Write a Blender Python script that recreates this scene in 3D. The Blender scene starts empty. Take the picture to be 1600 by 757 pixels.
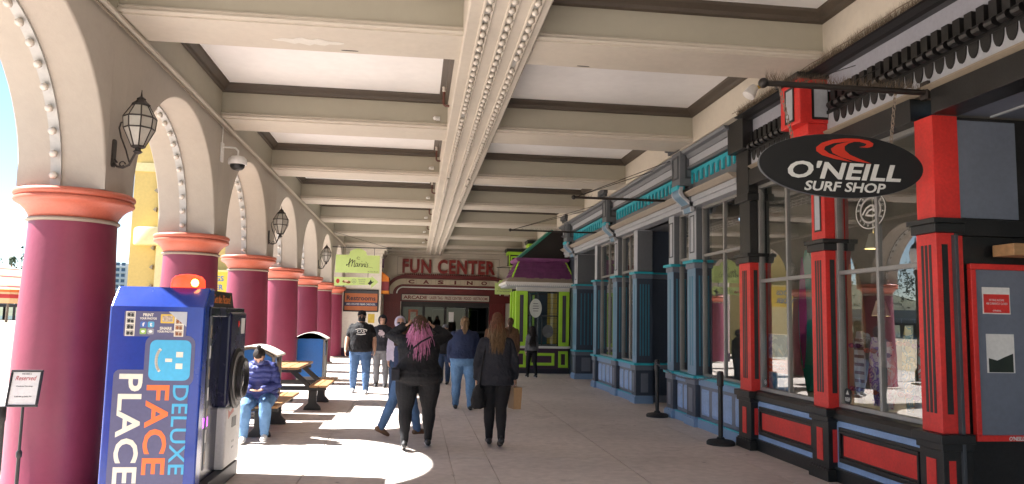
import bpy, bmesh, math, random
from math import sin, cos, pi, radians, sqrt
from mathutils import Vector, Matrix, noise
random.seed(11)
sc = bpy.context.scene
COL = sc.collection
# ---------------------------------------------------------------- camera
cd = bpy.data.cameras.new('camera'); cam = bpy.data.objects.new('camera', cd); COL.objects.link(cam)
cd.sensor_fit = 'HORIZONTAL'; cd.sensor_width = 36.0; cd.lens = 26.55; cd.clip_start = .05; cd.clip_end = 3000
RT = Vector((0.991789, -0.126327, 0.019894)); DN = Vector((0.032367, 0.097464, -0.994713)); FW = Vector((0.12372, 0.987189, 0.100753))
mt = Matrix((RT, -DN, -FW)).transposed().to_4x4(); mt.translation = (0, 0, 1.65); cam.matrix_world = mt
sc.camera = cam
# ---------------------------------------------------------------- world, sun, exposure
SUN_EL = radians(47.0)
TRAV = Vector((0.981, -0.194, 0)).normalized()          # the way the sunlight travels over the floor
w = bpy.data.worlds.new('World'); sc.world = w; w.use_nodes = True
nt = w.node_tree; bg = nt.nodes['Background']
sk = nt.nodes.new('ShaderNodeTexSky'); sk.sky_type = 'NISHITA'; sk.sun_disc = False
sk.sun_elevation = SUN_EL; sk.sun_rotation = math.atan2(-TRAV.x, -TRAV.y); sk.altitude = 5; sk.air_density = .8; sk.dust_density = .1; sk.ozone_density = 1.0
nt.links.new(sk.outputs[0], bg.inputs[0]); bg.inputs[1].default_value = .05
sd = bpy.data.lights.new('sun', 'SUN'); sun = bpy.data.objects.new('sun', sd); COL.objects.link(sun)
sd.energy = 5.0; sd.angle = radians(.53); sd.color = (1, .975, .935)
dirv = Vector((TRAV.x*cos(SUN_EL), TRAV.y*cos(SUN_EL), -sin(SUN_EL)))
sun.rotation_euler = dirv.to_track_quat('-Z', 'Y').to_euler()
vs = sc.view_settings; vs.view_transform = 'Standard'; vs.look = 'None'; vs.exposure = 2.42; vs.gamma = 1; vs.use_curve_mapping = False
sc.cycles.max_bounces = 10; sc.cycles.diffuse_bounces = 6; sc.cycles.glossy_bounces = 4; sc.cycles.transparent_max_bounces = 12
sc.cycles.caustics_reflective = False; sc.cycles.caustics_refractive = False; sc.cycles.sample_clamp_indirect = 6
try:
    sc.cycles.use_denoising = True; sc.cycles.denoiser = 'OPENIMAGEDENOISE'
except Exception: pass
# ---------------------------------------------------------------- helpers
class MB:
    def __init__(s): s.v = []; s.f = []; s.mi = []; s.T = None; s.k = 0
    def add(s, vs, fs):
        b = len(s.v)
        for p in vs:
            p = Vector(p)
            s.v.append(s.T @ p if s.T is not None else p)
        for f in fs: s.f.append([b+i for i in f]); s.mi.append(s.k)
        return s
    def box(s, x0, x1, y0, y1, z0, z1):
        x0, x1 = min(x0, x1), max(x0, x1); y0, y1 = min(y0, y1), max(y0, y1); z0, z1 = min(z0, z1), max(z0, z1)
        return s.add([(x0,y0,z0),(x1,y0,z0),(x1,y1,z0),(x0,y1,z0),(x0,y0,z1),(x1,y0,z1),(x1,y1,z1),(x0,y1,z1)],
              [(0,3,2,1),(4,5,6,7),(0,1,5,4),(1,2,6,5),(2,3,7,6),(3,0,4,7)])
    def taper(s, c, a, b, z0, z1):   # frustum box: half sizes a (bottom) and b (top) round centre c
        x, y = c
        return s.add([(x-a[0],y-a[1],z0),(x+a[0],y-a[1],z0),(x+a[0],y+a[1],z0),(x-a[0],y+a[1],z0),(x-b[0],y-b[1],z1),(x+b[0],y-b[1],z1),(x+b[0],y+b[1],z1),(x-b[0],y+b[1],z1)],
              [(0,3,2,1),(4,5,6,7),(0,1,5,4),(1,2,6,5),(2,3,7,6),(3,0,4,7)])
    def prism(s, pr, a, b, ax='y', flip=False):
        # pr: outline in the plane across the axis: (x,z) for y, (y,z) for x, (x,y) for z
        n = len(pr)
        g = {'y': lambda p, t: (p[0], t, p[1]), 'x': lambda p, t: (t, p[0], p[1]), 'z': lambda p, t: (p[0], p[1], t)}[ax]
        vs = [g(p, a) for p in pr] + [g(p, b) for p in pr]
        fs = [list(range(n)), list(range(2*n-1, n-1, -1))] + [(i, i+n, (i+1) % n+n, (i+1) % n) for i in range(n)]
        ar = sum(pr[i][0]*pr[(i+1) % n][1]-pr[(i+1) % n][0]*pr[i][1] for i in range(n))
        sg = {'y': 1, 'x': -1, 'z': -1}[ax]*(1 if ar > 0 else -1)*(1 if b > a else -1)
        if sg < 0: fs = [list(reversed(f)) for f in fs]
        return s.add(vs, fs)
    def lathe(s, pr, c=(0,0,0), n=24, cap=True, a0=0):
        vs = []; fs = []; m = len(pr)
        for r, z in pr:
            for i in range(n):
                a = a0+2*pi*i/n; vs.append((c[0]+r*cos(a), c[1]+r*sin(a), c[2]+z))
        for j in range(m-1):
            for i in range(n):
                fs.append((j*n+i, j*n+(i+1) % n, (j+1)*n+(i+1) % n, (j+1)*n+i))
        if cap: fs.append(list(range(n-1, -1, -1))); fs.append([(m-1)*n+i for i in range(n)])
        return s.add(vs, fs)
    def tube(s, pts, r, n=8, flat=None, up=None):
        pts = [Vector(p) for p in pts]; m = len(pts)
        rr = r if isinstance(r, (list, tuple)) else [r]*m
        vs = []; fs = []; prev = None
        for i, p in enumerate(pts):
            t = (pts[min(i+1, m-1)]-pts[max(i-1, 0)])
            t = t.normalized() if t.length > 1e-9 else Vector((0,0,1))
            if prev is None:
                u = Vector(up) if up else (Vector((0,0,1)) if abs(t.z) < .9 else Vector((1,0,0)))
                prev = (u-t*u.dot(t)).normalized()
            else: prev = (prev-t*prev.dot(t)).normalized()
            q = t.cross(prev); ra = rr[i]; ra = ra if isinstance(ra, (list, tuple)) else (ra, ra)
            for k in range(n):
                a = 2*pi*k/n; vs.append(p+q*(ra[0]*cos(a))+prev*(ra[1]*sin(a)))
        for i in range(m-1):
            for k in range(n): fs.append((i*n+k, i*n+(k+1) % n, (i+1)*n+(k+1) % n, (i+1)*n+k))
        fs.append(list(range(n-1, -1, -1))); fs.append([(m-1)*n+k for k in range(n)])
        return s.add(vs, fs)
    def limb(s, pts, rr, n=12):      # tube with rounded ends
        P = [Vector(p) for p in pts]; R = [r if isinstance(r, (list, tuple)) else (r, r) for r in rr]
        d0 = (P[0]-P[1]).normalized(); d1 = (P[-1]-P[-2]).normalized()
        a0, a1 = min(R[0]), min(R[-1])
        pp = [P[0]+d0*a0*.95, P[0]+d0*a0*.6]+P+[P[-1]+d1*a1*.6, P[-1]+d1*a1*.95]
        sc_ = lambda r, k: (r[0]*k, r[1]*k)
        return s.tube(pp, [sc_(R[0], .3), sc_(R[0], .8)]+R+[sc_(R[-1], .8), sc_(R[-1], .3)], n)
    def ball(s, c, r, n=12, m=8):
        r = r if isinstance(r, (list, tuple)) else (r, r, r)
        vs = [(c[0], c[1], c[2]-r[2])]
        for j in range(1, m):
            ph = -pi/2+pi*j/m
            for i in range(n):
                a = 2*pi*i/n; vs.append((c[0]+r[0]*cos(ph)*cos(a), c[1]+r[1]*cos(ph)*sin(a), c[2]+r[2]*sin(ph)))
        vs.append((c[0], c[1], c[2]+r[2])); t = len(vs)-1
        fs = [(0, 1+(i+1) % n, 1+i) for i in range(n)]
        for j in range(m-2):
            for i in range(n): fs.append((1+j*n+i, 1+j*n+(i+1) % n, 1+(j+1)*n+(i+1) % n, 1+(j+1)*n+i))
        fs += [(t, 1+(m-2)*n+i, 1+(m-2)*n+(i+1) % n) for i in range(n)]
        return s.add(vs, fs)
    def loft(s, rings, n=16):        # rings: (z, cx, cy, rx, ry) ellipses, closed
        vs = []; fs = []
        for z, cx, cy, rx, ry in rings:
            for i in range(n):
                a = 2*pi*i/n; vs.append((cx+rx*cos(a), cy+ry*sin(a), z))
        for j in range(len(rings)-1):
            for i in range(n): fs.append((j*n+i, j*n+(i+1) % n, (j+1)*n+(i+1) % n, (j+1)*n+i))
        fs.append(list(range(n-1, -1, -1))); fs.append([(len(rings)-1)*n+i for i in range(n)])
        return s.add(vs, fs)
    def quad(s, a, b, c, d): return s.add([a, b, c, d], [(0, 1, 2, 3)])
    def mesh(s, name, mats, smooth=False):
        me = bpy.data.meshes.new(name); me.from_pydata([tuple(v) for v in s.v], [], s.f)
        for m in (mats if isinstance(mats, (list, tuple)) else [mats]): me.materials.append(m)
        if isinstance(mats, (list, tuple)): me.polygons.foreach_set('material_index', s.mi)
        if smooth: me.polygons.foreach_set('use_smooth', [True]*len(me.polygons))
        me.update(); return me
    def build(s, name, mats, parent=None, smooth=False, bevel=0, loc=None, seg=2):
        me = s.mesh(name, mats, smooth)
        if smooth: autosmooth(me)
        o = bpy.data.objects.new(name, me); COL.objects.link(o)
        if parent is not None: o.parent = parent
        if loc is not None: o.location = loc
        if bevel:
            b = o.modifiers.new('bevel', 'BEVEL'); b.width = bevel; b.segments = seg; b.limit_method = 'ANGLE'; b.angle_limit = radians(40); b.harden_normals = False
        return o
def autosmooth(me, ang=38):
    bm = bmesh.new(); bm.from_mesh(me); ca = radians(ang)
    for e in bm.edges:
        if len(e.link_faces) == 2 and e.calc_face_angle(0) > ca: e.smooth = False
    bm.to_mesh(me); bm.free()
def tag(o, label=None, cat=None, group=None, kind=None):
    if label: o['label'] = label
    if cat: o['category'] = cat
    if group: o['group'] = group
    if kind: o['kind'] = kind
    return o
def empty(name, loc=(0,0,0), rz=0, parent=None):
    o = bpy.data.objects.new(name, None); COL.objects.link(o); o.location = loc; o.rotation_euler[2] = rz; o.empty_display_size = .1
    if parent is not None: o.parent = parent
    return o
def thing(name, label, cat, loc=(0,0,0), rz=0, group=None):
    return tag(empty(name, loc, rz), label, cat, group)
def inst(name, me, parent=None, loc=(0,0,0), rot=None, scale=None):
    o = bpy.data.objects.new(name, me); COL.objects.link(o); o.location = loc
    if parent is not None: o.parent = parent
    if rot is not None: o.rotation_euler = rot
    if scale is not None: o.scale = scale
    return o
def copy_tree(o, parent=None):
    c = o.copy(); COL.objects.link(c); c.parent = parent
    for ch in list(o.children): copy_tree(ch, c)
    return c
# frames for flat things: local x to the right, y up, z towards the viewer
FACE = {'-y': Matrix(((1,0,0),(0,0,-1),(0,1,0))), '-x': Matrix(((0,0,-1),(-1,0,0),(0,1,0))), '+x': Matrix(((0,0,1),(1,0,0),(0,1,0))), '+y': Matrix(((-1,0,0),(0,0,1),(0,1,0)))}
def fmat(loc, facing, roll=0):
    m = FACE[facing].to_4x4() @ Matrix.Rotation(roll, 4, 'Z'); m.translation = loc; return m
_tc = {}
def text_mesh(s, w, h, bold=0.0, shear=0, depth=.004, space=1.0):
    key = (s, w, h, bold, shear, depth)
    cu = bpy.data.curves.new('t', 'FONT'); cu.body = s; cu.size = 1; cu.offset = bold; cu.shear = shear; cu.extrude = .01; cu.space_character = space
    cu.resolution_u = 3
    o = bpy.data.objects.new('t', cu); COL.objects.link(o)
    dg = bpy.context.evaluated_depsgraph_get(); me = bpy.data.meshes.new_from_object(o.evaluated_get(dg))
    bpy.data.objects.remove(o); bpy.data.curves.remove(cu)
    xs = [v.co.x for v in me.vertices]; ys = [v.co.y for v in me.vertices]
    x0, x1, y0, y1 = min(xs), max(xs), min(ys), max(ys)
    for v in me.vertices:
        v.co = ((v.co.x-(x0+x1)/2)/(x1-x0)*w, (v.co.y-(y0+y1)/2)/(y1-y0)*h, v.co.z/.02*depth+depth/2)
    me.materials.clear(); return me
def text(name, s, w, h, mat, parent, loc, facing='-y', **k):
    me = text_mesh(s, w, h, **{q: k[q] for q in k if q != 'roll'}); me.name = name; me.materials.append(mat)
    o = bpy.data.objects.new(name, me); COL.objects.link(o); o.parent = parent; o.matrix_local = fmat(loc, facing, k.get('roll', 0)); return o
def flat(name, polys, mat, parent, loc, facing='-y', depth=.004, roll=0):
    b = MB()
    for pl in polys: b.prism(pl, 0, depth, 'z')
    o = b.build(name, mat, parent); o.matrix_local = fmat(loc, facing, roll); return o
def rect(cx, cy, w, h): return [(cx-w/2, cy-h/2), (cx+w/2, cy-h/2), (cx+w/2, cy+h/2), (cx-w/2, cy+h/2)]
def rrect(cx, cy, w, h, r, n=4):
    o = []
    for qx, qy, a in ((1,1,0), (-1,1,pi/2), (-1,-1,pi), (1,-1,1.5*pi)):
        for i in range(n+1): t = a+pi/2*i/n; o.append((cx+qx*(w/2-r)+r*cos(t), cy+qy*(h/2-r)+r*sin(t)))
    return o
def ell(cx, cy, rx, ry, n=32): return [(cx+rx*cos(2*pi*i/n), cy+ry*sin(2*pi*i/n)) for i in range(n)]
def stroke(pts, w):   # ribbon outline polygons for a pen line; w may vary
    out = []; m = len(pts)
    ww = w if isinstance(w, (list, tuple)) else [w]*m
    for i in range(m-1):
        a = Vector(pts[i]); b = Vector(pts[i+1]); d = b-a
        if d.length < 1e-9: continue
        d.normalize(); nn = Vector((-d.y, d.x))
        out.append([tuple(a+nn*ww[i]/2-d*ww[i]*.2), tuple(a-nn*ww[i]/2-d*ww[i]*.2), tuple(b-nn*ww[i+1]/2+d*ww[i+1]*.2), tuple(b+nn*ww[i+1]/2+d*ww[i+1]*.2)])
    return out
def frame_x(b, x0, x1, y0, y1, z0, z1, wd):   # rectangular ring in a wall that faces x
    b.box(x0, x1, y0, y1, z0, z0+wd); b.box(x0, x1, y0, y1, z1-wd, z1)
    b.box(x0, x1, y0, y0+wd, z0+wd, z1-wd); b.box(x0, x1, y1-wd, y1, z0+wd, z1-wd); return b
def frame_y(b, y0, y1, x0, x1, z0, z1, wd):
    b.box(x0, x1, y0, y1, z0, z0+wd); b.box(x0, x1, y0, y1, z1-wd, z1)
    b.box(x0, x0+wd, y0, y1, z0+wd, z1-wd); b.box(x1-wd, x1, y0, y1, z0+wd, z1-wd); return b
# ---------------------------------------------------------------- materials
def srgb(r, g, b):
    f = lambda c: (c/255/12.92 if c/255 <= .04045 else ((c/255+.055)/1.055)**2.4)
    return (f(r), f(g), f(b))
def mat(name, col, rough=.55, var=.10, scale=1.5, bump=0, bscale=60, metal=0, spec=.5, fine=.05, coat=0, stretch=None, trans=0):
    m = bpy.data.materials.new(name); m.use_nodes = True; t = m.node_tree; N = t.nodes; L = t.links
    p = N['Principled BSDF']; p.inputs['Roughness'].default_value = rough; p.inputs['Metallic'].default_value = metal
    p.inputs['Specular IOR Level'].default_value = spec; p.inputs['Coat Weight'].default_value = coat
    tc = N.new('ShaderNodeTexCoord'); mp = N.new('ShaderNodeMapping'); L.new(tc.outputs['Object'], mp.inputs[0])
    if stretch: mp.inputs['Scale'].default_value = stretch
    n1 = N.new('ShaderNodeTexNoise'); n1.inputs['Scale'].default_value = scale; n1.inputs['Detail'].default_value = 5; n1.inputs['Roughness'].default_value = .6
    L.new(mp.outputs[0], n1.inputs['Vector'])
    n2 = N.new('ShaderNodeTexNoise'); n2.inputs['Scale'].default_value = scale*17; n2.inputs['Detail'].default_value = 3; L.new(mp.outputs[0], n2.inputs['Vector'])
    r1 = N.new('ShaderNodeMapRange'); r1.inputs[1].default_value = .3; r1.inputs[2].default_value = .7; r1.inputs[3].default_value = 1-var; r1.inputs[4].default_value = 1+var*.6
    L.new(n1.outputs['Fac'], r1.inputs[0])
    r2 = N.new('ShaderNodeMapRange'); r2.inputs[1].default_value = .3; r2.inputs[2].default_value = .7; r2.inputs[3].default_value = 1-fine; r2.inputs[4].default_value = 1+fine
    L.new(n2.outputs['Fac'], r2.inputs[0])
    mu = N.new('ShaderNodeMath'); mu.operation = 'MULTIPLY'; L.new(r1.outputs[0], mu.inputs[0]); L.new(r2.outputs[0], mu.inputs[1])
    vm = N.new('ShaderNodeVectorMath'); vm.operation = 'SCALE'; vm.inputs[0].default_value = col[:3]; L.new(mu.outputs[0], vm.inputs['Scale'])
    L.new(vm.outputs[0], p.inputs['Base Color'])
    rr = N.new('ShaderNodeMapRange'); rr.inputs[3].default_value = max(0, rough-.1); rr.inputs[4].default_value = min(1, rough+.12); L.new(n1.outputs['Fac'], rr.inputs[0]); L.new(rr.outputs[0], p.inputs['Roughness'])
    if trans: p.inputs['Transmission Weight'].default_value = trans
    if bump:
        n3 = N.new('ShaderNodeTexNoise'); n3.inputs['Scale'].default_value = bscale; n3.inputs['Detail'].default_value = 4; L.new(mp.outputs[0], n3.inputs['Vector'])
        bp = N.new('ShaderNodeBump'); bp.inputs['Strength'].default_value = bump; bp.inputs['Distance'].default_value = .02; L.new(n3.outputs['Fac'], bp.inputs['Height']); L.new(bp.outputs[0], p.inputs['Normal'])
    return m
def glass(name, tint=(.85,.9,.9), refl=1.0, ior=1.5, rough=0.0, wave=.0):
    m = bpy.data.materials.new(name); m.use_nodes = True; t = m.node_tree; N = t.nodes; L = t.links; N.remove(N['Principled BSDF'])
    out = N['Material Output']; tr = N.new('ShaderNodeBsdfTransparent'); tr.inputs[0].default_value = (*tint, 1)
    gl = N.new('ShaderNodeBsdfGlossy'); gl.inputs['Roughness'].default_value = rough; gl.inputs[0].default_value = (1,1,1,1)
    lw = N.new('ShaderNodeLayerWeight'); lw.inputs[0].default_value = .5; pw = N.new('ShaderNodeMath'); pw.operation = 'POWER'; pw.inputs[1].default_value = 5; L.new(lw.outputs['Facing'], pw.inputs[0])
    mx = N.new('ShaderNodeMixShader'); mm = N.new('ShaderNodeMath'); mm.operation = 'MULTIPLY_ADD'; mm.use_clamp = True; mm.inputs[1].default_value = .95; mm.inputs[2].default_value = .04*refl; L.new(pw.outputs[0], mm.inputs[0])
    if wave:
        tc = N.new('ShaderNodeTexCoord'); n3 = N.new('ShaderNodeTexNoise'); n3.inputs['Scale'].default_value = 1.2; n3.inputs['Detail'].default_value = 1; L.new(tc.outputs['Object'], n3.inputs['Vector'])
        bp = N.new('ShaderNodeBump'); bp.inputs['Strength'].default_value = wave; bp.inputs['Distance'].default_value = .02; L.new(n3.outputs['Fac'], bp.inputs['Height']); L.new(bp.outputs[0], gl.inputs['Normal'])
    L.new(mm.outputs[0], mx.inputs[0]); L.new(tr.outputs[0], mx.inputs[1]); L.new(gl.outputs[0], mx.inputs[2]); L.new(mx.outputs[0], out.inputs[0]); return m
def emit(name, col, st):
    m = mat(name, col, .4); p = m.node_tree.nodes['Principled BSDF']; p.inputs['Emission Color'].default_value = (*col, 1); p.inputs['Emission Strength'].default_value = st; return m
CREAM = mat('cream_paint', (.56,.51,.43), .6, .10, .8, .05, 14, fine=.03)
STUCCO = mat('cream_stucco', (.40,.36,.305), .75, .09, .9, .10, 30, fine=.02)
PANEL = mat('ceiling_white', (.86,.85,.835), .7, .10, .45, fine=.02)
BROWN = mat('brown_moulding', (.075,.058,.042), .55, .15, 2)
PURPLE = mat('purple_stucco', (.20,.028,.060), .42, .14, 1.4, .14, 12, fine=.03)
CORAL = mat('coral_paint', (.52,.135,.08), .42, .16, 3, .08, 40)
BEAMSIDE = mat('grey_cream', (.37,.345,.27), .6, .06, .6, fine=.015)  # greyer, darker cream than the soffits, on beam sides and wall bands
TAUPE = mat('taupe_paint', (.30,.25,.19), .5, .1)
METALG = mat('grey_strip', (.45,.45,.43), .5, .1)
BULB = mat('bulb_glass', (.60,.55,.48), .25, .08, 5, spec=.8)
BLACK = mat('black_paint', (.014,.0135,.0135), .40, .5, 3, .06, 24, fine=.25)
BLACKM = mat('black_metal', (.015,.014,.014), .45, .2, 6)
IRON = mat('dark_iron', (.022,.017,.014), .5, .25, 8, .1, 80)
RED = mat('red_paint', (.66,.034,.028), .42, .20, 2.2, .05, 24, fine=.09)
SLATE = mat('slate_blue', (.15,.172,.22), .45, .10, 1.5)
SKYB = mat('pale_blue_paint', (.20,.32,.50), .42, .10, 2, .03, 30)
SKYB2 = mat('pale_blue_panel', (.29,.42,.66), .45, .18, 2, .04, 24, fine=.08)
TEAL = mat('teal_paint', (.025,.40,.50), .4, .10, 3)
TEALD = mat('dull_teal_paint', (.035,.20,.30), .4, .10, 3)
GREYP = mat('mid_grey_paint', (.13,.14,.155), .5, .08, 1.5)
GREYD = mat('dark_grey_paint', (.055,.06,.068), .5, .1, 1.5)
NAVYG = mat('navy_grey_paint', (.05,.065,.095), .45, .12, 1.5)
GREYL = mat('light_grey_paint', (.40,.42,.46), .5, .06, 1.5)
WHITE = mat('white_paint', (.72,.71,.69), .5, .07, 2)
ALU = mat('aluminium_frame', (.30,.29,.28), .4, .12, 4, metal=.4)
LIME = mat('lime_paint', (.40,.72,.045), .4, .08, 3)
PLUM = mat('plum_paint', (.055,.018,.055), .42, .15, 3)
PLUMR = mat('plum_shingle', (.20,.055,.17), .6, .25, 6, .15, 60)
DRED = mat('dark_red_paint', (.13,.012,.012), .4, .15, 3)
OCHRE = mat('ochre', (.66,.44,.04), .5, .15, 3)
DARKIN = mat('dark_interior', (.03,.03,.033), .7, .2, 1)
GLASS = glass('window_glass', (.78,.83,.84), 4.0, 1.5, 0, .03)
GLASSD = glass('door_glass', (.22,.25,.25), .8, 1.5, 0, .02)
FROST = mat('frosted_glass', (.42,.40,.35), .4, .15, 6, trans=.12)
# ================================================================ the setting
S = 3.82; Y0 = 7.65; XI = -2.88; XO = -3.64; XC = -3.27; ZS = 2.76; YB = [Y0+S*k for k in range(-2, 7)]
CONC = mat('concrete_floor', (.56,.50,.46), .62, .22, .55, .12, 90, fine=.10)
def floor_material(m):
    t = m.node_tree; N = t.nodes; L = t.links; p = N['Principled BSDF']
    src = p.inputs['Base Color'].links[0].from_socket
    tc = N.new('ShaderNodeTexCoord')
    g = N.new('ShaderNodeNewGeometry')
    a = N.new('ShaderNodeTexNoise'); a.inputs['Scale'].default_value = 1.1; a.inputs['Detail'].default_value = 8; a.inputs['Roughness'].default_value = .7; L.new(g.outputs['Position'], a.inputs['Vector'])
    r = N.new('ShaderNodeMapRange'); r.inputs[1].default_value = .56; r.inputs[2].default_value = .74; r.inputs[3].default_value = 1; r.inputs[4].default_value = .48; L.new(a.outputs['Fac'], r.inputs[0])
    v = N.new('ShaderNodeTexVoronoi'); v.inputs['Scale'].default_value = 1.9; L.new(g.outputs['Position'], v.inputs['Vector'])
    r2 = N.new('ShaderNodeMapRange'); r2.inputs[1].default_value = .025; r2.inputs[2].default_value = .06; r2.inputs[3].default_value = .42; r2.inputs[4].default_value = 1; L.new(v.outputs['Distance'], r2.inputs[0])
    mu = N.new('ShaderNodeMath'); mu.operation = 'MULTIPLY'; L.new(r.outputs[0], mu.inputs[0]); L.new(r2.outputs[0], mu.inputs[1])
    vm = N.new('ShaderNodeVectorMath'); vm.operation = 'SCALE'; L.new(src, vm.inputs[0]); L.new(mu.outputs[0], vm.inputs['Scale']); L.new(vm.outputs[0], p.inputs['Base Color'])
floor_material(CONC)
SAND = mat('beach_sand', (.36,.30,.22), .9, .15, .15, .3, 8)
sand = MB().quad((-1500,-600,-.5),(-9.2,-600,-.5),(-9.2,1500,-.5),(-1500,1500,-.5)).build('sand', SAND); tag(sand, kind='structure')
SEA = mat('sea_water', (.02,.06,.09), .12, .2, .02, .6, .6)
sea = MB().quad((-1500,-600,-.42),(-75,-600,-.42),(-75,1500,-.42),(-1500,1500,-.42)).build('sea', SEA); tag(sea, kind='structure')
town = MB().quad((-9.2,33,-.3),(900,33,-.3),(900,1500,-.3),(-9.2,1500,-.3)).build('ground', SAND); tag(town, kind='structure')
fl = MB().box(-9.2, 9, -40, 33.6, -.55, -.012).build('floor', CONC); tag(fl, kind='structure')
xs = [-4.4,-2.65,-1.1,.45,.9,2.45,4.0,5.4]
for j in range(-2, 13):
    for i in range(len(xs)-1):
        y = 9.12+1.96*j; g = .005
        b = MB().box(xs[i]+g, xs[i+1]-g, y+g, min(y+1.96, 33.1)-g, -.02, random.uniform(-.001, .001))
        b.build('slab', CONC, fl)
# ceiling: panels, cross beams, crown mouldings, centre beam with bulbs
ceil = empty('ceiling'); tag(ceil, kind='structure')
XR = 4.2; XA, XB = .38, 1.10; ZB = 4.44; ZC = 4.95; YE = 33.2
roof = MB().box(XO, 9.5, -9, 36, 5.02, 5.3).build('roof', CREAM); tag(roof, kind='structure')
pr = [(-.35,ZB),(.35,ZB),(.35,4.455),(.385,4.46),(.395,4.475),(.385,4.49),(.37,4.495),(.37,4.505),(.38,4.515),(.37,4.53),(.35,4.532),(.35,5.0),(-.35,5.0),(-.35,4.532),(-.37,4.53),(-.38,4.515),(-.37,4.505),(-.37,4.495),(-.385,4.49),(-.395,4.475),(-.385,4.46),(-.35,4.455)]
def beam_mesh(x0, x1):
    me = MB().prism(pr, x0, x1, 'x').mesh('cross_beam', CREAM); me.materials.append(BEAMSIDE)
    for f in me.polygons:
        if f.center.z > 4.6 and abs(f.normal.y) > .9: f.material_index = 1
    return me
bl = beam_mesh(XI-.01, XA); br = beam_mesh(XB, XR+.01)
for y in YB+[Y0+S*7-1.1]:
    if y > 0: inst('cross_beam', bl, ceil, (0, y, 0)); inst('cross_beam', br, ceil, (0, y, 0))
CP = [(0,4.83),(.045,4.84),(.06,4.875),(.12,4.915),(.13,4.935),(.13,4.96),(0,4.96)]
def crown(x0, x1, y0, y1):
    b = MB()
    b.prism([(y0+d, z) for d, z in CP], x0, x1, 'x'); b.prism([(y1-d, z) for d, z in CP], x0, x1, 'x')
    b.prism([(x0+d, z) for d, z in CP], y0, y1, 'y'); b.prism([(x1-d, z) for d, z in CP], y0, y1, 'y'); return b
cl = crown(XI, XA, .35, S-.35).mesh('crown_moulding', BROWN); cr = crown(XB, XR, .35, S-.35).mesh('crown_moulding', BROWN)
pl_ = MB().box(XI+.1, XA-.1, .4, S-.4, ZC-.005, 5.0).mesh('ceiling_panel', PANEL); pr_ = MB().box(XB+.1, XR-.1, .4, S-.4, ZC-.005, 5.0).mesh('ceiling_panel', PANEL)
for y in YB[:-1]:
    if y < 2: continue
    for n, m in (('crown_moulding', cl), ('crown_moulding', cr), ('ceiling_panel', pl_), ('ceiling_panel', pr_)): inst(n, m, ceil, (0, y, 0))
MB().box(XI, XR, YB[-1]+.36, YE, 4.9, 5.0).box(XI, XR, -9, YB[1]-.36, 4.9, 5.0).build('ceiling_panel', PANEL, ceil)
MB().prism([(XR,4.43),(XR+.15,4.43),(XR+.15,5.0),(XR,5.0)], -9, YE, 'y').build('edge_beam', CREAM, ceil)
rows = (.555, .765, .965)
pc = [(XA,4.40),(XA+.015,4.385),(.50,4.385),(.51,4.37)]
for x in rows:
    pc += [(x-.052,4.37),(x-.045,4.355),(x-.03,4.355),(x-.024,4.40),(x+.024,4.40),(x+.03,4.355),(x+.045,4.355),(x+.052,4.37)]
pc += [(1.02,4.37),(1.03,4.385),(XB-.015,4.385),(XB,4.40),(XB,5.0),(XA,5.0)]
cb = MB().prism(pc, -9, YE, 'y').build('centre_beam', CREAM, ceil)

strip = MB()
for x in rows: strip.box(x-.022, x+.022, 4.5, YE-.05, 4.388, 4.3995)
strip.build('socket_strip', METALG, cb)
bulb = MB().lathe([(.016,.03),(.020,.012),(.034,-.008),(.030,-.034),(.010,-.048)], n=8, cap=True).mesh('bulb', BULB, True)
rest = MB(); nb = 0
for i in range(138):
    y = 5.6+i*.2
    for x in rows:
        if y > YE-.1: continue
        if i < 100:
            if random.random() > .03: inst('bulb', bulb, cb, (x+random.uniform(-.003,.003), y+random.uniform(-.008,.008), 4.375+random.uniform(-.003,.003)), (random.uniform(-.12,.12), random.uniform(-.12,.12), 0))
        else: rest.ball((x, y, 4.36), .033, 6, 4)
rb = rest.build('far_bulbs', BULB, cb, True); rb['kind'] = 'stuff'
# arcade wall with arches
wall = thing('arcade_wall', 'cream stucco arcade wall of round arches on purple columns', 'wall')
HA = S/2-.35; HB = 1.46
def arch_mesh():
    b = MB(); n = 40; top = 5.03
    pts = [(HA*cos(pi*i/n), ZS+HB*sin(pi*i/n)) for i in range(n+1)]     # from +y side over the crown
    outer = [(p[0], top) for p in pts]
    for X, fl_ in ((XI, 1), (XO, 0)):
        vs = [(X, y, z) for y, z in pts]+[(X, y, z) for y, z in outer]; m = n+1
        fs = [((i, i+1, m+i+1, m+i) if fl_ else (m+i, m+i+1, i+1, i)) for i in range(n)]
        b.add(vs, fs)
        for sgn in (1, -1):
            q = [(X, sgn*HA, ZS), (X, sgn*S/2, ZS), (X, sgn*S/2, top), (X, sgn*HA, top)]
            b.add(q, [(0,1,2,3) if (sgn == 1) == bool(fl_) else (3,2,1,0)])
    vs = [(XI, y, z) for y, z in pts]+[(XO, y, z) for y, z in pts]; m = n+1
    b.add(vs, [(m+i, m+i+1, i+1, i) for i in range(n)])
    for sgn in (1, -1): b.add([(XI, sgn*HA, ZS), (XO, sgn*HA, ZS), (XO, sgn*S/2, ZS), (XI, sgn*S/2, ZS)], [(0,1,2,3) if sgn == 1 else (3,2,1,0)])
    return b
am_ = arch_mesh().mesh('arch_bay', STUCCO)
bm = bmesh.new(); bm.from_mesh(am_); bmesh.ops.remove_doubles(bm, verts=bm.verts, dist=1e-5); bmesh.ops.recalc_face_normals(bm, faces=bm.faces)
ed = [e for e in bm.edges if len(e.link_faces) == 2 and e.calc_face_angle(0) > radians(60) and all(v.co.z > ZS+.001 for v in e.verts)]
bmesh.ops.bevel(bm, geom=ed, offset=.022, segments=3, affect='EDGES', profile=.5)
for f in bm.faces: f.smooth = True
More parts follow.
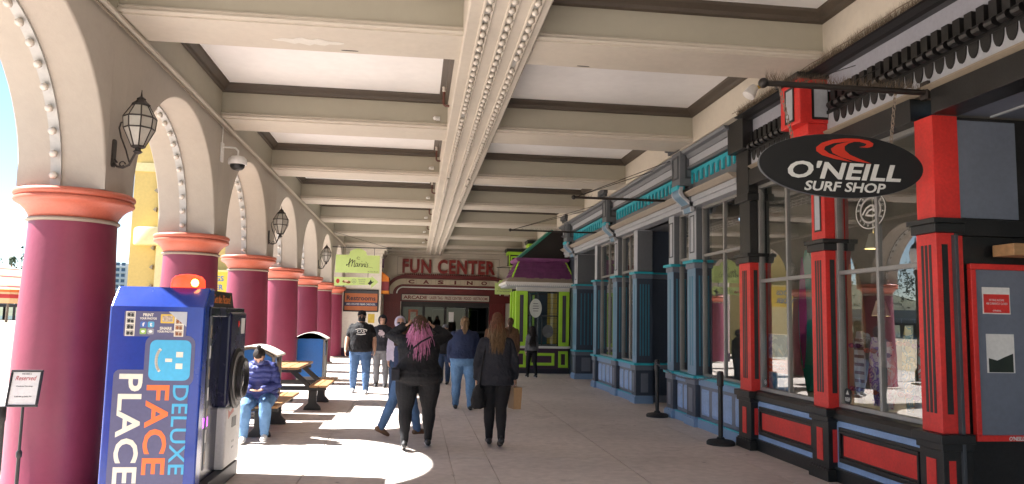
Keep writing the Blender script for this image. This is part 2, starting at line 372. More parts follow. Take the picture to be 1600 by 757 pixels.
bm.to_mesh(am_); bm.free(); autosmooth(am_, 50)
sn = 44; SX = -3.30
sp = MB()
arc = lambda t, d: ((HA-d)*cos(t), ZS+(HB-d)*sin(t))
for i in range(sn):
    t0, t1 = pi*i/sn, pi*(i+1)/sn
    a, b_, c, d = arc(t0, .0), arc(t1, .0), arc(t0, .022), arc(t1, .022)
    for X0, X1 in ((SX-.045, SX+.045),):
        sp.add([(X0,*a),(X0,*b_),(X1,*b_),(X1,*a),(X0,*c),(X0,*d),(X1,*d),(X1,*c)], [(4,5,6,7),(0,1,5,4),(3,7,6,2)])
spm = sp.mesh('bulb_strip', METALG)
ab = MB().lathe([(.012,0),(.022,.012),(.036,.035),(.034,.058),(.012,.07)], n=8).mesh('bulb', BULB, True)
for k in range(-4, 6):
    yc = Y0+S*k+S/2
    inst('arch_bay', am_, wall, (0, yc, 0))
    if k < -1: continue
    st = inst('bulb_strip', spm, wall, (0, yc, 0))
    for i in range(22):
        t = pi*(i+.5)/22; y, z = arc(t, .02); dy, dz = -cos(t), -sin(t)
        inst('bulb', ab, st, (SX, y, z), (math.atan2(-dy, dz)+random.uniform(-.12,.12), random.uniform(-.1,.1), 0))
yl = YB[-1]
wb = MB().box(XI, XI+.006, .355, S-.355, 4.44, 4.84).mesh('wall_band', BEAMSIDE)  # thin strip giving the wall end of each coffer the beam-side tone
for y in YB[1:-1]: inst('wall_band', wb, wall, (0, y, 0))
MB().box(XO, XI, yl, yl+.6, ZS, 5.03).build('end_pier', STUCCO, wall)
MB().prism([(XI,4.36),(XI+.03,4.365),(XI+.05,4.39),(XI+.045,4.42),(XI+.02,4.437),(XI,4.437)], -7, 31, 'y').build('top_moulding', CREAM, wall, True)
MB().tube([(XI+.028, 3.9, 4.34), (XI+.028, 30, 4.34)], .011, 6).build('conduit', TAUPE, wall, True)
# columns
shaft = MB().lathe([(.43,0),(.43,.10),(.415,.13),(.418,.6),(.412,1.2),(.398,1.7),(.378,2.2),(.370,2.50)], n=48).mesh('shaft', PURPLE, True)
neck = MB().lathe([(.372,2.459),(.392,2.467),(.398,2.479),(.392,2.492),(.375,2.498)], n=48, cap=False).mesh('neck_ring', TAUPE, True)
capt = MB().lathe([(.36,2.49),(.372,2.502),(.385,2.533),(.412,2.576),(.450,2.615),(.485,2.635),(.497,2.64),(.508,2.65),(.514,2.666),(.508,2.682),(.492,2.688),(.492,2.693),(.505,2.697),(.517,2.713),(.519,2.728),(.510,2.748),(.49,2.758),(.2,2.758)], n=48).mesh('capital', CORAL, True)
foot = MB().lathe([(.50,0),(.50,.03),(.47,.05),(.44,.055)], n=48).mesh('base', STUCCO, True)
for q in (shaft, neck, capt, foot): autosmooth(q, 45)
cn = ['nearest of all, left of the reserved sign', 'largest, behind the blue photo booth', 'second along, beyond the photo booth', 'third along, beside the first blue bin', 'fourth along, behind the far picnic table', 'fifth along, beside the tall blue bin', 'sixth along, below the farthest lantern', 'last in the row by the restroom wall']
for k, y in enumerate(YB):
    if k < 1: continue
    lab = 'purple stucco column with coral capital, ' + cn[k-1]
    c = thing('arcade_column', lab, 'column', (XC, y, 0), 0, 'arcade columns')
    for n, m in (('shaft', shaft), ('neck_ring', neck), ('capital', capt), ('base', foot)): inst(n, m, c)
# lanterns on the piers
def lantern(y, lab):
    t = thing('wall_lantern', lab, 'lantern', (XI, y-.22, 3.02), 0, 'iron wall lanterns on the arcade')
    MB().prism(rrect(0, .12, .09, .30, .03), 0, .018, 'z').build('wall_plate', IRON, t).matrix_local = fmat((0, 0, 0), '+x')
    t.scale = (.88, .88, .88); cx = .25
    sc_ = [(.015,0,.02),(.05,0,-.02),(.11,0,-.03),(.17,0,0),(.20,0,.07),(.225,0,.13),(cx,0,.15)]
    b = MB().tube(sc_, .013, 8)
    b.tube([(.10+.035*cos(a)*(1-a/12), 0, .005+.035*sin(a)*(1-a/12)) for a in [i*.6 for i in range(11)]], .008, 6)
    b.tube([(.02,0,.06),(.05,0,.02)], .01, 6)
    b.tube([(.17,0,.03),(.13,0,.16),(.07,0,.30),(.045,0,.40),(.06,0,.46),(.10,0,.475),(.125,0,.45),(.115,0,.42)], .009, 6)
    b.lathe([(.012,.12),(.03,.13),(.05,.15),(.03,.165),(.03,.19),(.055,.20)], (cx,0,0), 12)
    b.build('bracket', IRON, t, True)
    R = [(.065,.205),(.155,.40),(.165,.52),(.085,.655)]
    n = 8; fr = MB()
    P = lambda j, i: Vector((cx+R[j][0]*cos(2*pi*(i+.5)/n), R[j][0]*sin(2*pi*(i+.5)/n), R[j][1]))
    for i in range(n):
        for j in range(3): fr.tube([P(j, i), P(j+1, i)], .0075, 4)
        for j in range(4): fr.tube([P(j, i), P(j, i+1)], .009 if j in (1, 2) else .012, 4)
    fr.build('frame', IRON, t)
    for i in range(n):
        for j in range(3):
            MB().quad(P(j, i), P(j, i+1), P(j+1, i+1), P(j+1, i)).build('pane', FROST, t)
    MB().lathe([(.095,.65),(.10,.665),(.06,.70),(.045,.72),(.05,.73),(.025,.75),(.012,.76),(.006,.80),(.003,.83)], (cx,0,0), 8).build('cap', IRON, t)
    MB().lathe([(.02,.22),(.02,.34),(.028,.37),(.02,.42),(.006,.44)], (cx,0,0), 10).build('lamp', BULB, t, True)
lantern(YB[2], 'nearest black iron wall lantern, above the largest purple column')
lantern(YB[4], 'middle black iron wall lantern, above the third purple column')
lantern(YB[6], 'farthest small iron wall lantern, just left of the green hanging sign')
# dome security camera
t = thing('security_camera', 'white dome security camera on cream wall beyond first lantern', 'camera', (XI, 11.25, 3.95))
MB().box(0, .03, -.05, .05, -.12, .16).build('mount_plate', WHITE, t, bevel=.005)
MB().tube([(.02,0,.10),(.12,0,.10),(.2,0,.09),(.24,0,.05),(.24,0,-.02)], .014, 8).tube([(.01,.0,.16),(.01,0,.46)], .008, 6).build('arm', WHITE, t, True)
MB().lathe([(.03,-.02),(.09,-.035),(.125,-.07),(.135,-.12),(.13,-.15),(.06,-.155)], (.24,0,0), 20).build('housing', WHITE, t, True)
MB().lathe([(.105,-.152),(.10,-.19),(.07,-.225),(.02,-.24)], (.24,0,0), 16).build('dome', BLACK, t, True)
PATCH = mat('fresh_plaster', (.66,.64,.58), .7, .1, 6)
b = MB().prism([(-.36+.72*i/14, (.09+.03*sin(i*2.1))*sin(pi*(i+.6)/15.2)) for i in range(15)]+[(.36-.72*i/14, (-.08-.03*sin(i*1.7))*sin(pi*(i+.6)/15.2)) for i in range(15)], 4.437, 4.4395, 'z')
b.build('plaster_patch', PATCH, ceil).location = (-1.18, 7.72, 0)
MB().prism(ell(0, 0, .09, .012, 16), 4.436, 4.4392, 'z').build('slot', BLACK, ceil).location = (-.78, 7.92, 0)
MB().prism(ell(0, 0, .07, .010, 16), 4.436, 4.4392, 'z').build('slot', BLACK, ceil).location = (1.75, 7.95, 0)
# small ceiling fittings
PIPE = mat('rusty_pipe', (.10,.03,.018), .5, .2, 8)
for k, y in enumerate(YB[2:8]):
    nm = ['first', 'second', 'third', 'fourth', 'fifth', 'sixth'][k]
    t = thing('sprinkler', f'small red-brown sprinkler pipe beside the centre beam, {nm} ceiling bay', 'sprinkler', (XA, y+S-1.0, 4.62), 0, 'sprinklers beside the centre beam')
    MB().tube([(0,0,0),(-.05,0,0),(-.075,0,.02),(-.08,0,.06),(-.08,0,.2)], .018, 8).build('pipe', PIPE, t, True)
    MB().lathe([(.014,.2),(.028,.21),(.02,.24),(.03,.27),(.006,.28)], (-.08,0,0), 10).build('head', BULB, t, True)
    t = thing('spot_fitting', f'small white bulb fitting on cross beam {nm} from the camera', 'light', (.24, y+S-.36, 4.6), 0, 'bulb fittings on the cross beams')
    MB().box(-.03, .03, -.02, .0, -.03, .03).build('mount', WHITE, t)
    MB().tube([(0,-.02,0),(0,-.05,.0),(-.03,-.07,-.01)], .014, 6).ball((-.045,-.08,-.015), .03, 10, 6).build('lamp', WHITE, t, True)
t = thing('flood_light', 'white flood light on the ceiling edge above the surf shop corner', 'light', (4.19, 8.75, 4.6))
MB().tube([(0,0,0),(-.06,0,-.02),(-.10,-.02,-.05)], .022, 8).build('arm', OCHRE, t, True)
MB().lathe([(.03,.10),(.05,.09),(.075,.0),(.08,-.06),(.06,-.07)], n=14).build('shade', WHITE, t, True).matrix_local = Matrix.Translation((-.14,-.03,-.09)) @ Matrix.Rotation(radians(35), 4, 'Y')
# ================================================================ surf shop (red and black)
shop = thing('surf_shop', 'red and black surf shop front with display windows, nearest on the right', 'shop')
XF, XW = 4.42, 4.57
P = [(9.61, 9.95), (7.73, 8.03), (5.95, 6.21)]
def front_panel(b_parent, y0, y1):
    o = MB().box(XF+.08, XF+.30, y0, y1, .15, .64).build('base_panel', SKYB2, b_parent)
    MB().box(XF+.05, XF+.34, y0, y1, 0, .13).box(XF+.04, XF+.34, y0, y1, .13, .15).build('plinth', BLACK, b_parent, bevel=.004)
    MB().prism([(XF+.02,.66),(XF+.02,.72),(XF+.05,.76),(XF+.10,.775),(XF+.34,.775),(XF+.34,.64),(XF+.06,.64)], y0, y1, 'y').build('window_sill', BLACK, b_parent)
    f = MB(); yi0, yi1, z0, z1 = y0+.09, y1-.09, .215, .575
    for d, x0, w_ in ((0, XF+.055, .03), (.03, XF+.035, .025), (.055, XF+.06, .02)): frame_x(f, x0, XF+.0795, yi0+d, yi1-d, z0+d, z1-d, w_)
    f.build('panel_moulding', BLACK, o, bevel=.003)
    MB().box(XF+.065, XF+.0790, yi0+.075, yi1-.075, z0+.075, z1-.075).build('red_panel', RED, o)
for i, (a, b_) in enumerate(P):
    p = empty('pilaster', (0, 0, 0), 0, shop); ym = (a+b_)/2; hw = (b_-a)/2
    MB().box(XF-.05, XW+.1, a-.05, b_+.05, 0, .115).box(XF-.035, XW+.1, a-.035, b_+.035, .115, .135).box(XF-.02, XW+.1, a-.02, b_+.02, .135, .62).build('pedestal', BLACK, p, bevel=.004)
    MB().box(XF-.025, XF-.019, ym-.06, ym+.06, .2, .54).build('pedestal_inset', RED, p); MB().box(XF+.03, XF+.09, a-.0245, a-.019, .2, .54).build('pedestal_inset', RED, p)
    MB().box(XF-.04, XW+.1, a-.04, b_+.04, .62, .68).box(XF-.065, XW+.1, a-.065, b_+.065, .68, .76).build('pedestal_cap', BLACK, p, bevel=.006)
    MB().box(XF, XW+.1, a, b_, .76, 2.46).build('shaft', RED, p, bevel=.004)
    for q in (-.05, 0, .05): MB().box(XF-.003, XF+.01, ym+q-.016, ym+q+.016, .92, 2.36).build('flute', BLACK, p)
    MB().box(XF+.05, XF+.105, a-.003, a+.01, .92, 2.36).build('flute', BLACK, p)
    MB().box(XF-.03, XW+.1, a-.03, b_+.03, 2.46, 2.54).box(XF-.055, XW+.1, a-.055, b_+.055, 2.54, 2.585).build('capital', BLACK, p, bevel=.005)
    up = BLACK if i == 0 else RED
    MB().box(XF+.01, XW+.1, a+.01, b_-.01, 2.585, 3.5).build('upper_shaft', up, p, bevel=.004)
    if i == 1:
        MB().box(XF+.003, XF+.012, ym-.07, ym+.07, 2.68, 3.44).build('inset', BLACK, p); MB().box(XF-.001, XF+.006, ym-.05, ym+.05, 2.70, 3.42).build('inset_panel', GREYL, p)
        # bracket block high on the middle pilaster
        bk = MB(); bk.box(4.12, 4.52, 7.66, 8.10, 3.86, 4.36).box(4.22, 4.52, 7.68, 8.08, 3.74, 3.86).box(4.30, 4.52, 7.70, 8.06, 3.60, 3.74).build('bracket_block', RED, p, bevel=.01)
        MB().box(4.08, 4.52, 7.62, 8.14, 4.36, 4.42).build('bracket_cap', BLACK, p, bevel=.006)
        frame_y(MB(), 7.65, 7.66, 4.26, 4.47, 3.90, 4.30, .025).build('bracket_frame', BLACK, p); MB().box(4.285, 4.445, 7.653, 7.66, 3.925, 4.275).build('bracket_inset', GREYL, p)
        frame_x(MB(), 4.11, 4.12, 7.78, 7.98, 3.90, 4.30, .025).build('bracket_frame', BLACK, p); MB().box(4.113, 4.12, 7.805, 7.955, 3.925, 4.275).build('bracket_inset', GREYL, p)
    if i == 0: MB().box(XF-.04, XW+.1, a-.04, b_+.04, 3.30, 3.40).box(XF-.02, XW+.1, a-.02, b_+.02, 3.40, 4.0).box(XF-.12, XW+.1, a-.08, b_+.08, 4.0, 4.43).build('upper_block', BLACK, p, bevel=.008)
for a, b_ in ((8.03, 9.61), (6.21, 7.73)):
    front_panel(shop, a, b_)
    wn = empty('window', (0, 0, 0), 0, shop); f = frame_x(MB(), XW-.03, XW+.05, a, b_, .775, 3.5, .045); ym = (a+b_)/2+.02
    f.box(XW-.025, XW+.04, ym-.02, ym+.02, .82, 3.455); f.box(XW-.022, XW+.035, a+.045, ym-.02, 2.19, 2.235).box(XW-.022, XW+.035, ym+.02, b_-.045, 2.19, 2.235)
    f.build('window_frame', ALU, wn, bevel=.004)
    for y0, y1 in ((a+.045, ym-.02), (ym+.02, b_-.045)):
        for z0, z1 in ((.82, 2.19), (2.235, 3.455)): MB().quad((XW, y1, z0), (XW, y0, z0), (XW, y0, z1), (XW, y1, z1)).build('pane', GLASS, wn)
# header, scalloped valance, dentils, frieze, cornice running on towards the viewer
ya, yb = -2.0, 9.60
Q = lambda z: 1.65+(z-1.65)*1.028
hd = MB().box(XF-.01, XW+.1, ya, 5.94, 3.5, Q(3.66)).box(XF-.01, XW+.1, 6.22, 7.72, 3.502, Q(3.66)).box(XF-.01, XW+.1, 8.04, yb, 3.502, Q(3.66)).build('header', BLACK, shop, bevel=.004)
MB().prism([(4.40,Q(3.70)),(4.40,Q(3.715)),(XW+.2,Q(3.715)),(XW+.2,Q(3.665)),(XF+.03,Q(3.665))], ya, yb, 'y').build('ledge', TAUPE, shop)
MB().box(4.45, XW+.2, ya, yb, Q(3.716), Q(3.90)).build('valance_board', GREYL, shop)
MB().box(4.43, XW+.2, ya, yb, Q(3.90), Q(3.935)).box(4.48, XW+.2, ya, yb, Q(3.935), Q(4.15)).build('dentil_board', BLACK, shop)
MB().box(4.45, XW+.2, ya, yb, Q(4.15), Q(4.32)).build('frieze', mat('lavender_grey', (.36,.37,.43), .5, .06), shop)
MB().prism([(4.21,4.425),(4.23,4.415),(4.32,4.405),(4.36,4.39),(4.44,Q(4.32)),(4.7,Q(4.32)),(4.7,4.5),(4.36,4.5),(4.355,4.425)], ya, yb, 'y').build('cornice', BLACK, shop)
half = [(.055*cos(pi*i/8), -.115*sin(pi*i/8)) for i in range(9)]+[(-.055,.02),(.055,.02)]
scm = MB().prism([(y, z) for y, z in half], 0, .014, 'x').mesh('scallop', BLACK)
dnm = MB().box(-.075, .05, -.042, .042, .04, .19).prism([(-.05+.05*cos(a)-.03, .0+.042*sin(a)) for a in [2*pi*i/10 for i in range(10)]], -.042, .042, 'y').mesh('dentil', BLACK)
y = 9.5
while y > 3.2:
    if not (7.55 < y < 8.2):
        inst('scallop', scm, shop, (4.437, y, Q(3.885))); inst('dentil', dnm, shop, (4.475, y, Q(3.957)))
    y -= .135
# recessed entry wall facing the viewer
ry = 5.99
MB().box(XW+.1, 8.5, ry, ry+.12, 0, 3.5).build('entry_wall', BLACK, shop)
MB().box(4.64, 5.24, ry-.014, ry, 2.6, 3.47).build('entry_panel', SLATE, shop, bevel=.003)
MB().box(XW+.02, 8.5, ry-.05, ry-.001, 2.44, 2.585).build('entry_ledge', BLACK, shop, bevel=.006)
MB().box(XW-.01, XW+.02, 5.90, 5.95, 0, 2.44).build('door_jamb', GREYD, shop, bevel=.003)
MB().box(XW+.1, 8.5, -2, ry, 3.52, 3.60).build('entry_soffit', SLATE, shop)
MB().box(5.0, 5.03, -2, ry-.02, 3.505, 3.52).build('soffit_trim', GREYL, shop)
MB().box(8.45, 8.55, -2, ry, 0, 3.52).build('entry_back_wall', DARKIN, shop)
# rooms behind the glass
INW = mat('shop_inner_wall', (.28,.27,.25), .8, .12, 1)
MB().box(XW+.12, 8.4, 6.12, 9.98, .70, .75).build('display_floor', WHITE, shop)
MB().box(7.6, 7.7, 6.12, 9.98, .75, 3.7).box(XW+.12, 7.6, 9.9, 9.98, .75, 3.7).box(XW+.12, 7.6, 6.12, 6.16, .75, 3.5).build('inner_wall', INW, shop)
MB().box(XW+.12, 7.6, 6.16, 9.9, 3.62, 3.7).build('inner_ceiling', INW, shop)
# notice board
nb_ = thing('notice_board', 'red framed slate notice board on black wall beside surf shop window', 'notice board', (4.71, ry-.02, .70))
frame_y(MB(), -.05, 0, 0, .66, 0, 1.5, .05).build('frame', RED, nb_, bevel=.006)
MB().box(.05, .61, -.02, 0, .05, 1.45).build('board', SLATE, nb_)
MB().box(.12, .38, -.024, -.0205, 1.07, 1.30).build('notice', WHITE, nb_); MB().box(.13, .37, -.027, -.0242, 1.08, 1.24).build('notice_print', RED, nb_)
text('notice_text', 'FITTING ROOMS', .14, .018, WHITE, nb_, (.25, -.0275, 1.19), depth=.001); text('notice_text', 'ARE CURRENTLY CLOSED', .2, .018, WHITE, nb_, (.25, -.0275, 1.16), depth=.001); text('notice_text', "O'NEILL", .08, .014, WHITE, nb_, (.25, -.0275, 1.10), depth=.001, bold=.02, shear=.2)
MB().box(.14, .40, -.024, -.0205, .57, .90).build('notice', WHITE, nb_)
flat('notice_picture', [[(0,0),(.23,0),(.23,.16),(.15,.13),(.08,.10),(0,.12)]], mat('hill_print', (.02,.03,.022), .5, .4, 6), nb_, (.155, -.0243, .575), depth=.001)

text('board_lettering', "O'NEILL", .14, .035, WHITE, nb_, (.36, -.052, .025), depth=.002, bold=.03, shear=.2)
t = MB().box(4.93, 5.6, ry-.30, ry-.06, 2.26, 2.36).build('wooden_box', mat('plain_wood', (.42,.24,.11), .6, .2, 3, stretch=(1,8,8)), bevel=.005); tag(t, 'pale wooden box on the black wall above the notice board', 'box')
# hanging oval sign
sg = thing('hanging_sign', "black oval O'Neill surf shop sign hanging from iron bracket", 'sign', (3.62, 6.04, 3.02))
SB = mat('sign_black', (.007,.007,.008), .6, .1, 3)
SW_ = mat('sign_white', (.72,.72,.70), .45, .05, 5); SR = mat('sign_red', (.62,.035,.015), .45, .05, 5)
MB().prism(ell(0, 0, .755, .277, 64), -.02, .02, 'y').build('board', SB, sg); MB().prism(ell(0, 0, .758, .280, 64), -.012, .012, 'y').build('edge_band', GREYP, sg)
k_ = 1.49/598; cv = lambda L_: [((x-404)*k_, (366-y)*k_) for x, y in L_]
flat('wave_emblem', [cv([(518,292),(521,282),(505,273),(470,268),(420,268),(370,275),(330,288),(308,305),(308,318),(330,332),(380,344),(440,351),(400,338),(355,325),(336,312),(341,301),(372,288),(420,280),(470,278),(496,284),(490,292),(468,297),(500,298)]),
   cv([(455,277),(415,283),(385,292),(362,308),(368,322),(400,336),(450,347),(512,354),(472,341),(432,326),(413,311),(413,297),(428,286)])], SR, sg, (0, -.0205, 0), depth=.003)
text('lettering', "O'NEILL", 1.04, .155, SW_, sg, (.02, -.0205, -.045), bold=.025, shear=.22, space=1.02)
text('lettering', 'SURF SHOP', .75, .085, SW_, sg, (.02, -.0205, -.185), bold=.02, shear=.22)
for sx in (-.44, .47):
    ch = MB(); zz = .277*sqrt(1-(sx/.755)**2)-.005; n = 14; top = .70; dx = -.12 if sx < 0 else .06
    for i in range(n):
        u = (i+.5)/n; a = Vector((sx+dx*u, 0, zz+(top-zz)*u)); L_ = (top-zz)/n*.72
        ring = [(a.x+(.013*cos(q) if i % 2 else 0), a.y+(0 if i % 2 else .013*cos(q)), a.z+L_*sin(q)) for q in [2*pi*j/8 for j in range(9)]]
        ch.tube(ring, .0045, 4)
    ch.build('chain', mat('chain_steel', (.25,.2,.16), .5, .3, 20, metal=.6), sg)
br_ = thing('sign_bracket', 'black iron bracket pole with ball end above the oval sign', 'bracket', (4.44, 6.04, 3.72))
MB().tube([(0,0,0),(-1.5,0,0)], .026, 10).ball((-1.52,0,0), .045, 12, 8).build('pole', IRON, br_, True)
MB().box(-.02, .02, -.05, .05, -.06, .10).build('wall_plate', IRON, br_, bevel=.004)
MB().tube([(-.02,0,0),(.02,.0,.09)], .02, 6).tube([(-1.25,.02,.0),(-.1,.9,.55)], .004, 4).tube([(-.8,0,.0),(-.05,.6,.42)], .004, 4).build('stay_wire', IRON, br_)
# bird spikes
SPK = mat('spike_wire', (.16,.12,.08), .5, .2, 20)
def spikes(name, pts, h, n, parent, lean=.06):
    b = MB()
    for i in range(n):
        u = random.random()*(len(pts)-1); j = int(u); p = Vector(pts[j]).lerp(Vector(pts[j+1]), u-j)
        q = p+Vector((random.uniform(-lean, lean), random.uniform(-lean, lean), h*random.uniform(.7, 1.1)))
        d = Vector((.0022, 0, 0)); e = Vector((0, .0022, 0)); b.add([p-d, p+d, q, p-e, p+e], [(0,1,2),(3,4,2)])
    o = b.build(name, SPK, parent); o['kind'] = 'stuff'; return o
spikes('bird_spikes', [(-1.5,0,.02),(-.05,0,.02)], .10, 420, br_)
bs = spikes('bird_spikes', [(4.17,3.4,4.40),(4.17,9.4,4.40)], .11, 1800, None); bs.parent = shop
MB().tube([(4.10, 3.4+.25*i, 4.42-(.012 if i % 2 else 0)) for i in range(25)], .006, 4).build('cornice_chain', SPK, shop)
# ================================================================ blue shop
SHB = mat('shaft_blue', (.14,.25,.36), .42, .10, 2)
blue = thing('blue_shop', 'slate blue shop front with teal trim and two recessed doorways', 'shop')
def pilaster(y0, y1, x0=4.46, x1=4.75, side=True, block=True, face_y=False):
    p = empty('pilaster', (0, 0, 0), 0, blue); ym = (y0+y1)/2; xm = (x0+x1)/2
    MB().box(x0-.05, x1, y0-.05, y1+.05, 0, .13).box(x0-.03, x1, y0-.03, y1+.03, .13, .155).build('plinth', SKYB, p, bevel=.006)
    MB().box(x0-.01, x1, y0-.01, y1+.01, .155, .66).build('pedestal', NAVYG, p, bevel=.004)
    MB().box(x0-.022, x0-.009, ym-min(.09, (y1-y0)/4), ym+min(.09, (y1-y0)/4), .22, .6).build('pedestal_inset', SLATE, p, bevel=.004)
    MB().box(xm-(x1-x0)*.22, xm+(x1-x0)*.22, y0-.022, y0-.009, .22, .6).build('pedestal_inset', SLATE, p, bevel=.004)
    MB().box(x0-.03, x1, y0-.03, y1+.03, .66, .76).build('pedestal_cap', SLATE, p, bevel=.006)
    MB().box(x0-.06, x1, y0-.06, y1+.06, .76, .805).build('teal_ledge', TEAL, p, bevel=.006)
    MB().box(x0, x1, y0, y1, .805, 2.52).build('shaft', SHB, p, bevel=.004)
    g = MB(); nn = max(1, int((y1-y0)/.11)-1)
    for i in range(nn): yy = ym+(i-(nn-1)/2)*.11; MB().box(x0-.004, x0+.01, yy-.02, yy+.02, .95, 2.4).build('flute', TEALD, p)
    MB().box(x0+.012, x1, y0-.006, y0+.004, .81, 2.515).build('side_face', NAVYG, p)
    g = MB(); nn = 4 if x1-x0 > .24 else 2
    for i in range(nn): xx = xm+(i-(nn-1)/2)*(x1-x0)/nn*.7; MB().box(xx-.012, xx+.012, y0-.012, y0-.005, .95, 2.4).build('side_flute', TEALD, p)
    MB().box(x0-.02, x1, y0-.02, y1+.02, 2.52, 2.61).build('capital', SLATE, p, bevel=.005)
    MB().box(x0-.06, x1, y0-.06, y1+.06, 2.61, 2.655).build('teal_ledge', TEAL, p, bevel=.006)
    MB().box(x0+.02, x1, y0+.02, y1-.02, 2.655, 3.52).build('upper_shaft', GREYL, p, bevel=.004)
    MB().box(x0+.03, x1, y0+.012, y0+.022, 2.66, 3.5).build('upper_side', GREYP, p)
    if y1-y0 > .3: frame_x(MB(), x0+.012, x0+.022, ym-.1, ym+.1, 2.78, 3.4, .02).build('inset_frame', GREYD, p)
    if block:
        c0, c1 = y0-.02, y1+.02
        MB().box(4.20, x1, c0, c1, 3.86, 4.44).box(4.36, x1, c0, c1, 3.52, 3.86).build('bracket_block', GREYP, p, bevel=.008)
        MB().box(4.11, x1, c0-.10, c1+.10, 4.50, 4.62).box(4.15, x1, c0-.06, c1+.06, 4.44, 4.50).build('bracket_cap', GREYD, p, bevel=.008)
        frame_y(MB(), c0-.012, c0, 4.29, 4.52, 3.98, 4.36, .03).build('inset_frame', GREYD, p); frame_x(MB(), 4.188, 4.2, ym-.14, ym+.14, 3.98, 4.36, .03).build('inset_frame', GREYD, p)
        # scrolled teal console under the block
        sp_ = []
        for i in range(13): u = i/12; w_ = min(1, max(0, (u-.2)/.6)); sp_.append((4.205+.19*(w_*w_*(3-2*w_))-.02*sin(pi*u), 3.84-.40*u))
        out = [(x_, z_) for x_, z_ in sp_]+[(x_+.055, z_) for x_, z_ in reversed(sp_)]
        MB().prism(out, c0+.056, c1-.056, 'y').build('console', SHB, p, True)
        MB().prism(out, c0, c0+.055, 'y').build('console_edge', GREYL, p, True); MB().prism(out, c1-.055, c1, 'y').build('console_edge', GREYL, p, True)
        MB().box(4.17, 4.30, c0+.04, c1-.04, 3.80, 3.87).build('console_head', TEAL, p, bevel=.01)
    return p
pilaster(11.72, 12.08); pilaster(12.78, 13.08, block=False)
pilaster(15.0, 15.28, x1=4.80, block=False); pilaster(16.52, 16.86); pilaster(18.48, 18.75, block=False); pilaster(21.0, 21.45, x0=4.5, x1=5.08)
def blue_window(a, b_, parent=blue):
    wn = empty('window', (0, 0, 0), 0, parent); x = 4.60
    f = frame_x(MB(), x-.03, x+.05, a, b_, .80, 3.52, .04); ym = (a+b_)/2
    two = b_-a > .8
    if two: f.box(x-.025, x+.04, ym-.02, ym+.02, .84, 3.48)
    sp_ = ((a+.04, ym-.02), (ym+.02, b_-.04)) if two else ((a+.04, b_-.04),)
    for y0, y1 in sp_: f.box(x-.02, x+.035, y0, y1, 2.70, 2.745)
    f.build('window_frame', ALU, wn, bevel=.004)
    for y0, y1 in sp_:
        for z0, z1 in ((.84, 2.70), (2.745, 3.48)): MB().quad((x, y1, z0), (x, y0, z0), (x, y0, z1), (x, y1, z1)).build('pane', GLASS, wn)
for a, b_ in ((10.0, 11.70), (12.10, 12.76), (15.30, 16.50), (16.88, 18.46)): blue_window(a, b_)
def stall(a, b_, np_):
    st = MB().box(4.52, 4.8, a, b_, .155, .66).build('stall_riser', SLATE, blue)
    MB().box(4.47, 4.8, a, b_, 0, .13).box(4.49, 4.8, a, b_, .13, .15).build('stall_plinth', SKYB, blue, bevel=.004)
    MB().box(4.475, 4.493, a, b_, .132, .152).build('teal_line', TEAL, st)
    MB().box(4.49, 4.8, a, b_, .66, .76).build('stall_cap', SKYB, blue); MB().box(4.45, 4.8, a, b_, .76, .80).build('teal_ledge', TEAL, blue, bevel=.005)
    wd = (b_-a)/np_
    for i in range(np_):
        MB().taper((0, 0), (wd*.34, .2), (wd*.26, .16), 0, .022).build('riser_panel', SKYB2, st).matrix_local = fmat((4.52, a+wd*(i+.5), .405), '-x')
stall(9.98, 11.67, 4); stall(12.13, 12.74, 2); stall(15.34, 16.47, 3); stall(16.91, 18.43, 4)
# recesses: back and return walls
for y0, y1 in ((13.05, 15.3), (18.7, 21.4)):
    MB().box(5.7, 5.8, y0, y1, 0, 3.6).build('recess_back_wall', NAVYG, blue)
    MB().box(4.78, 5.7, y1-.10, y1, .805, 2.52).build('recess_wall', NAVYG, blue); [MB().box(4.78, 5.7, y1-.13, y1, q0, q1).build('recess_band', SLATE, blue) for q0, q1 in ((2.53, 2.62), (.68, .76), (0, .14))]
    [MB().box(4.78, 5.7, y1-.10, y1, q0, q1).build('recess_wall', NAVYG, blue) for q0, q1 in ((.14, .68), (2.66, 3.52))]
    [MB().box(4.78, 5.7, y1-.15, y1, q0, q1).build('teal_ledge', TEAL, blue) for q0, q1 in ((2.621, 2.655), (.761, .80))]
    MB().box(4.78, 5.7, y0, y0+.08, 0, 3.52).build('recess_wall', NAVYG, blue)
    MB().box(4.62, 5.7, y0, y1, 3.52, 3.6).build('recess_soffit', GREYP, blue)
MB().box(5.5, 5.56, 13.2, 14.2, 0.02, 2.4).build('door', GREYD, blue)
MB().box(4.735, 5.9, 21.46, 24.6, 0, 4.42).build('corner_wall', NAVYG, blue)
ya, yb = 9.97, 22.4
MB().box(4.42, 4.72, ya, yb, 3.52, 3.60).box(4.39, 4.72, ya, yb, 3.60, 3.68).build('lintel', GREYL, blue, bevel=.004)
MB().prism([(4.28,3.74),(4.28,3.755),(4.72,3.755),(4.72,3.685),(4.36,3.685)], ya, yb, 'y').build('ledge', mat('beige_paint', (.40,.35,.29), .5, .08), blue)
MB().box(4.42, 4.72, ya, yb, 3.756, 4.12).build('valance_board', GREYP, blue)
MB().prism([(4.31,4.16),(4.33,4.12),(4.40,4.12),(4.72,4.12),(4.72,4.18),(4.36,4.18)], ya, yb, 'y').build('lower_cornice', GREYD, blue)
MB().box(4.36, 4.72, ya, yb, 4.18, 4.30).build('frieze', GREYL, blue)
MB().prism([(4.22,4.42),(4.24,4.38),(4.30,4.36),(4.33,4.30),(4.72,4.30),(4.72,4.42)], ya, yb, 'y').build('cornice', GREYP, blue)
w2 = .105; ap = [(w2*.66*cos(pi*i/8), -.03+.055*sin(pi*i/8)) for i in range(9)]
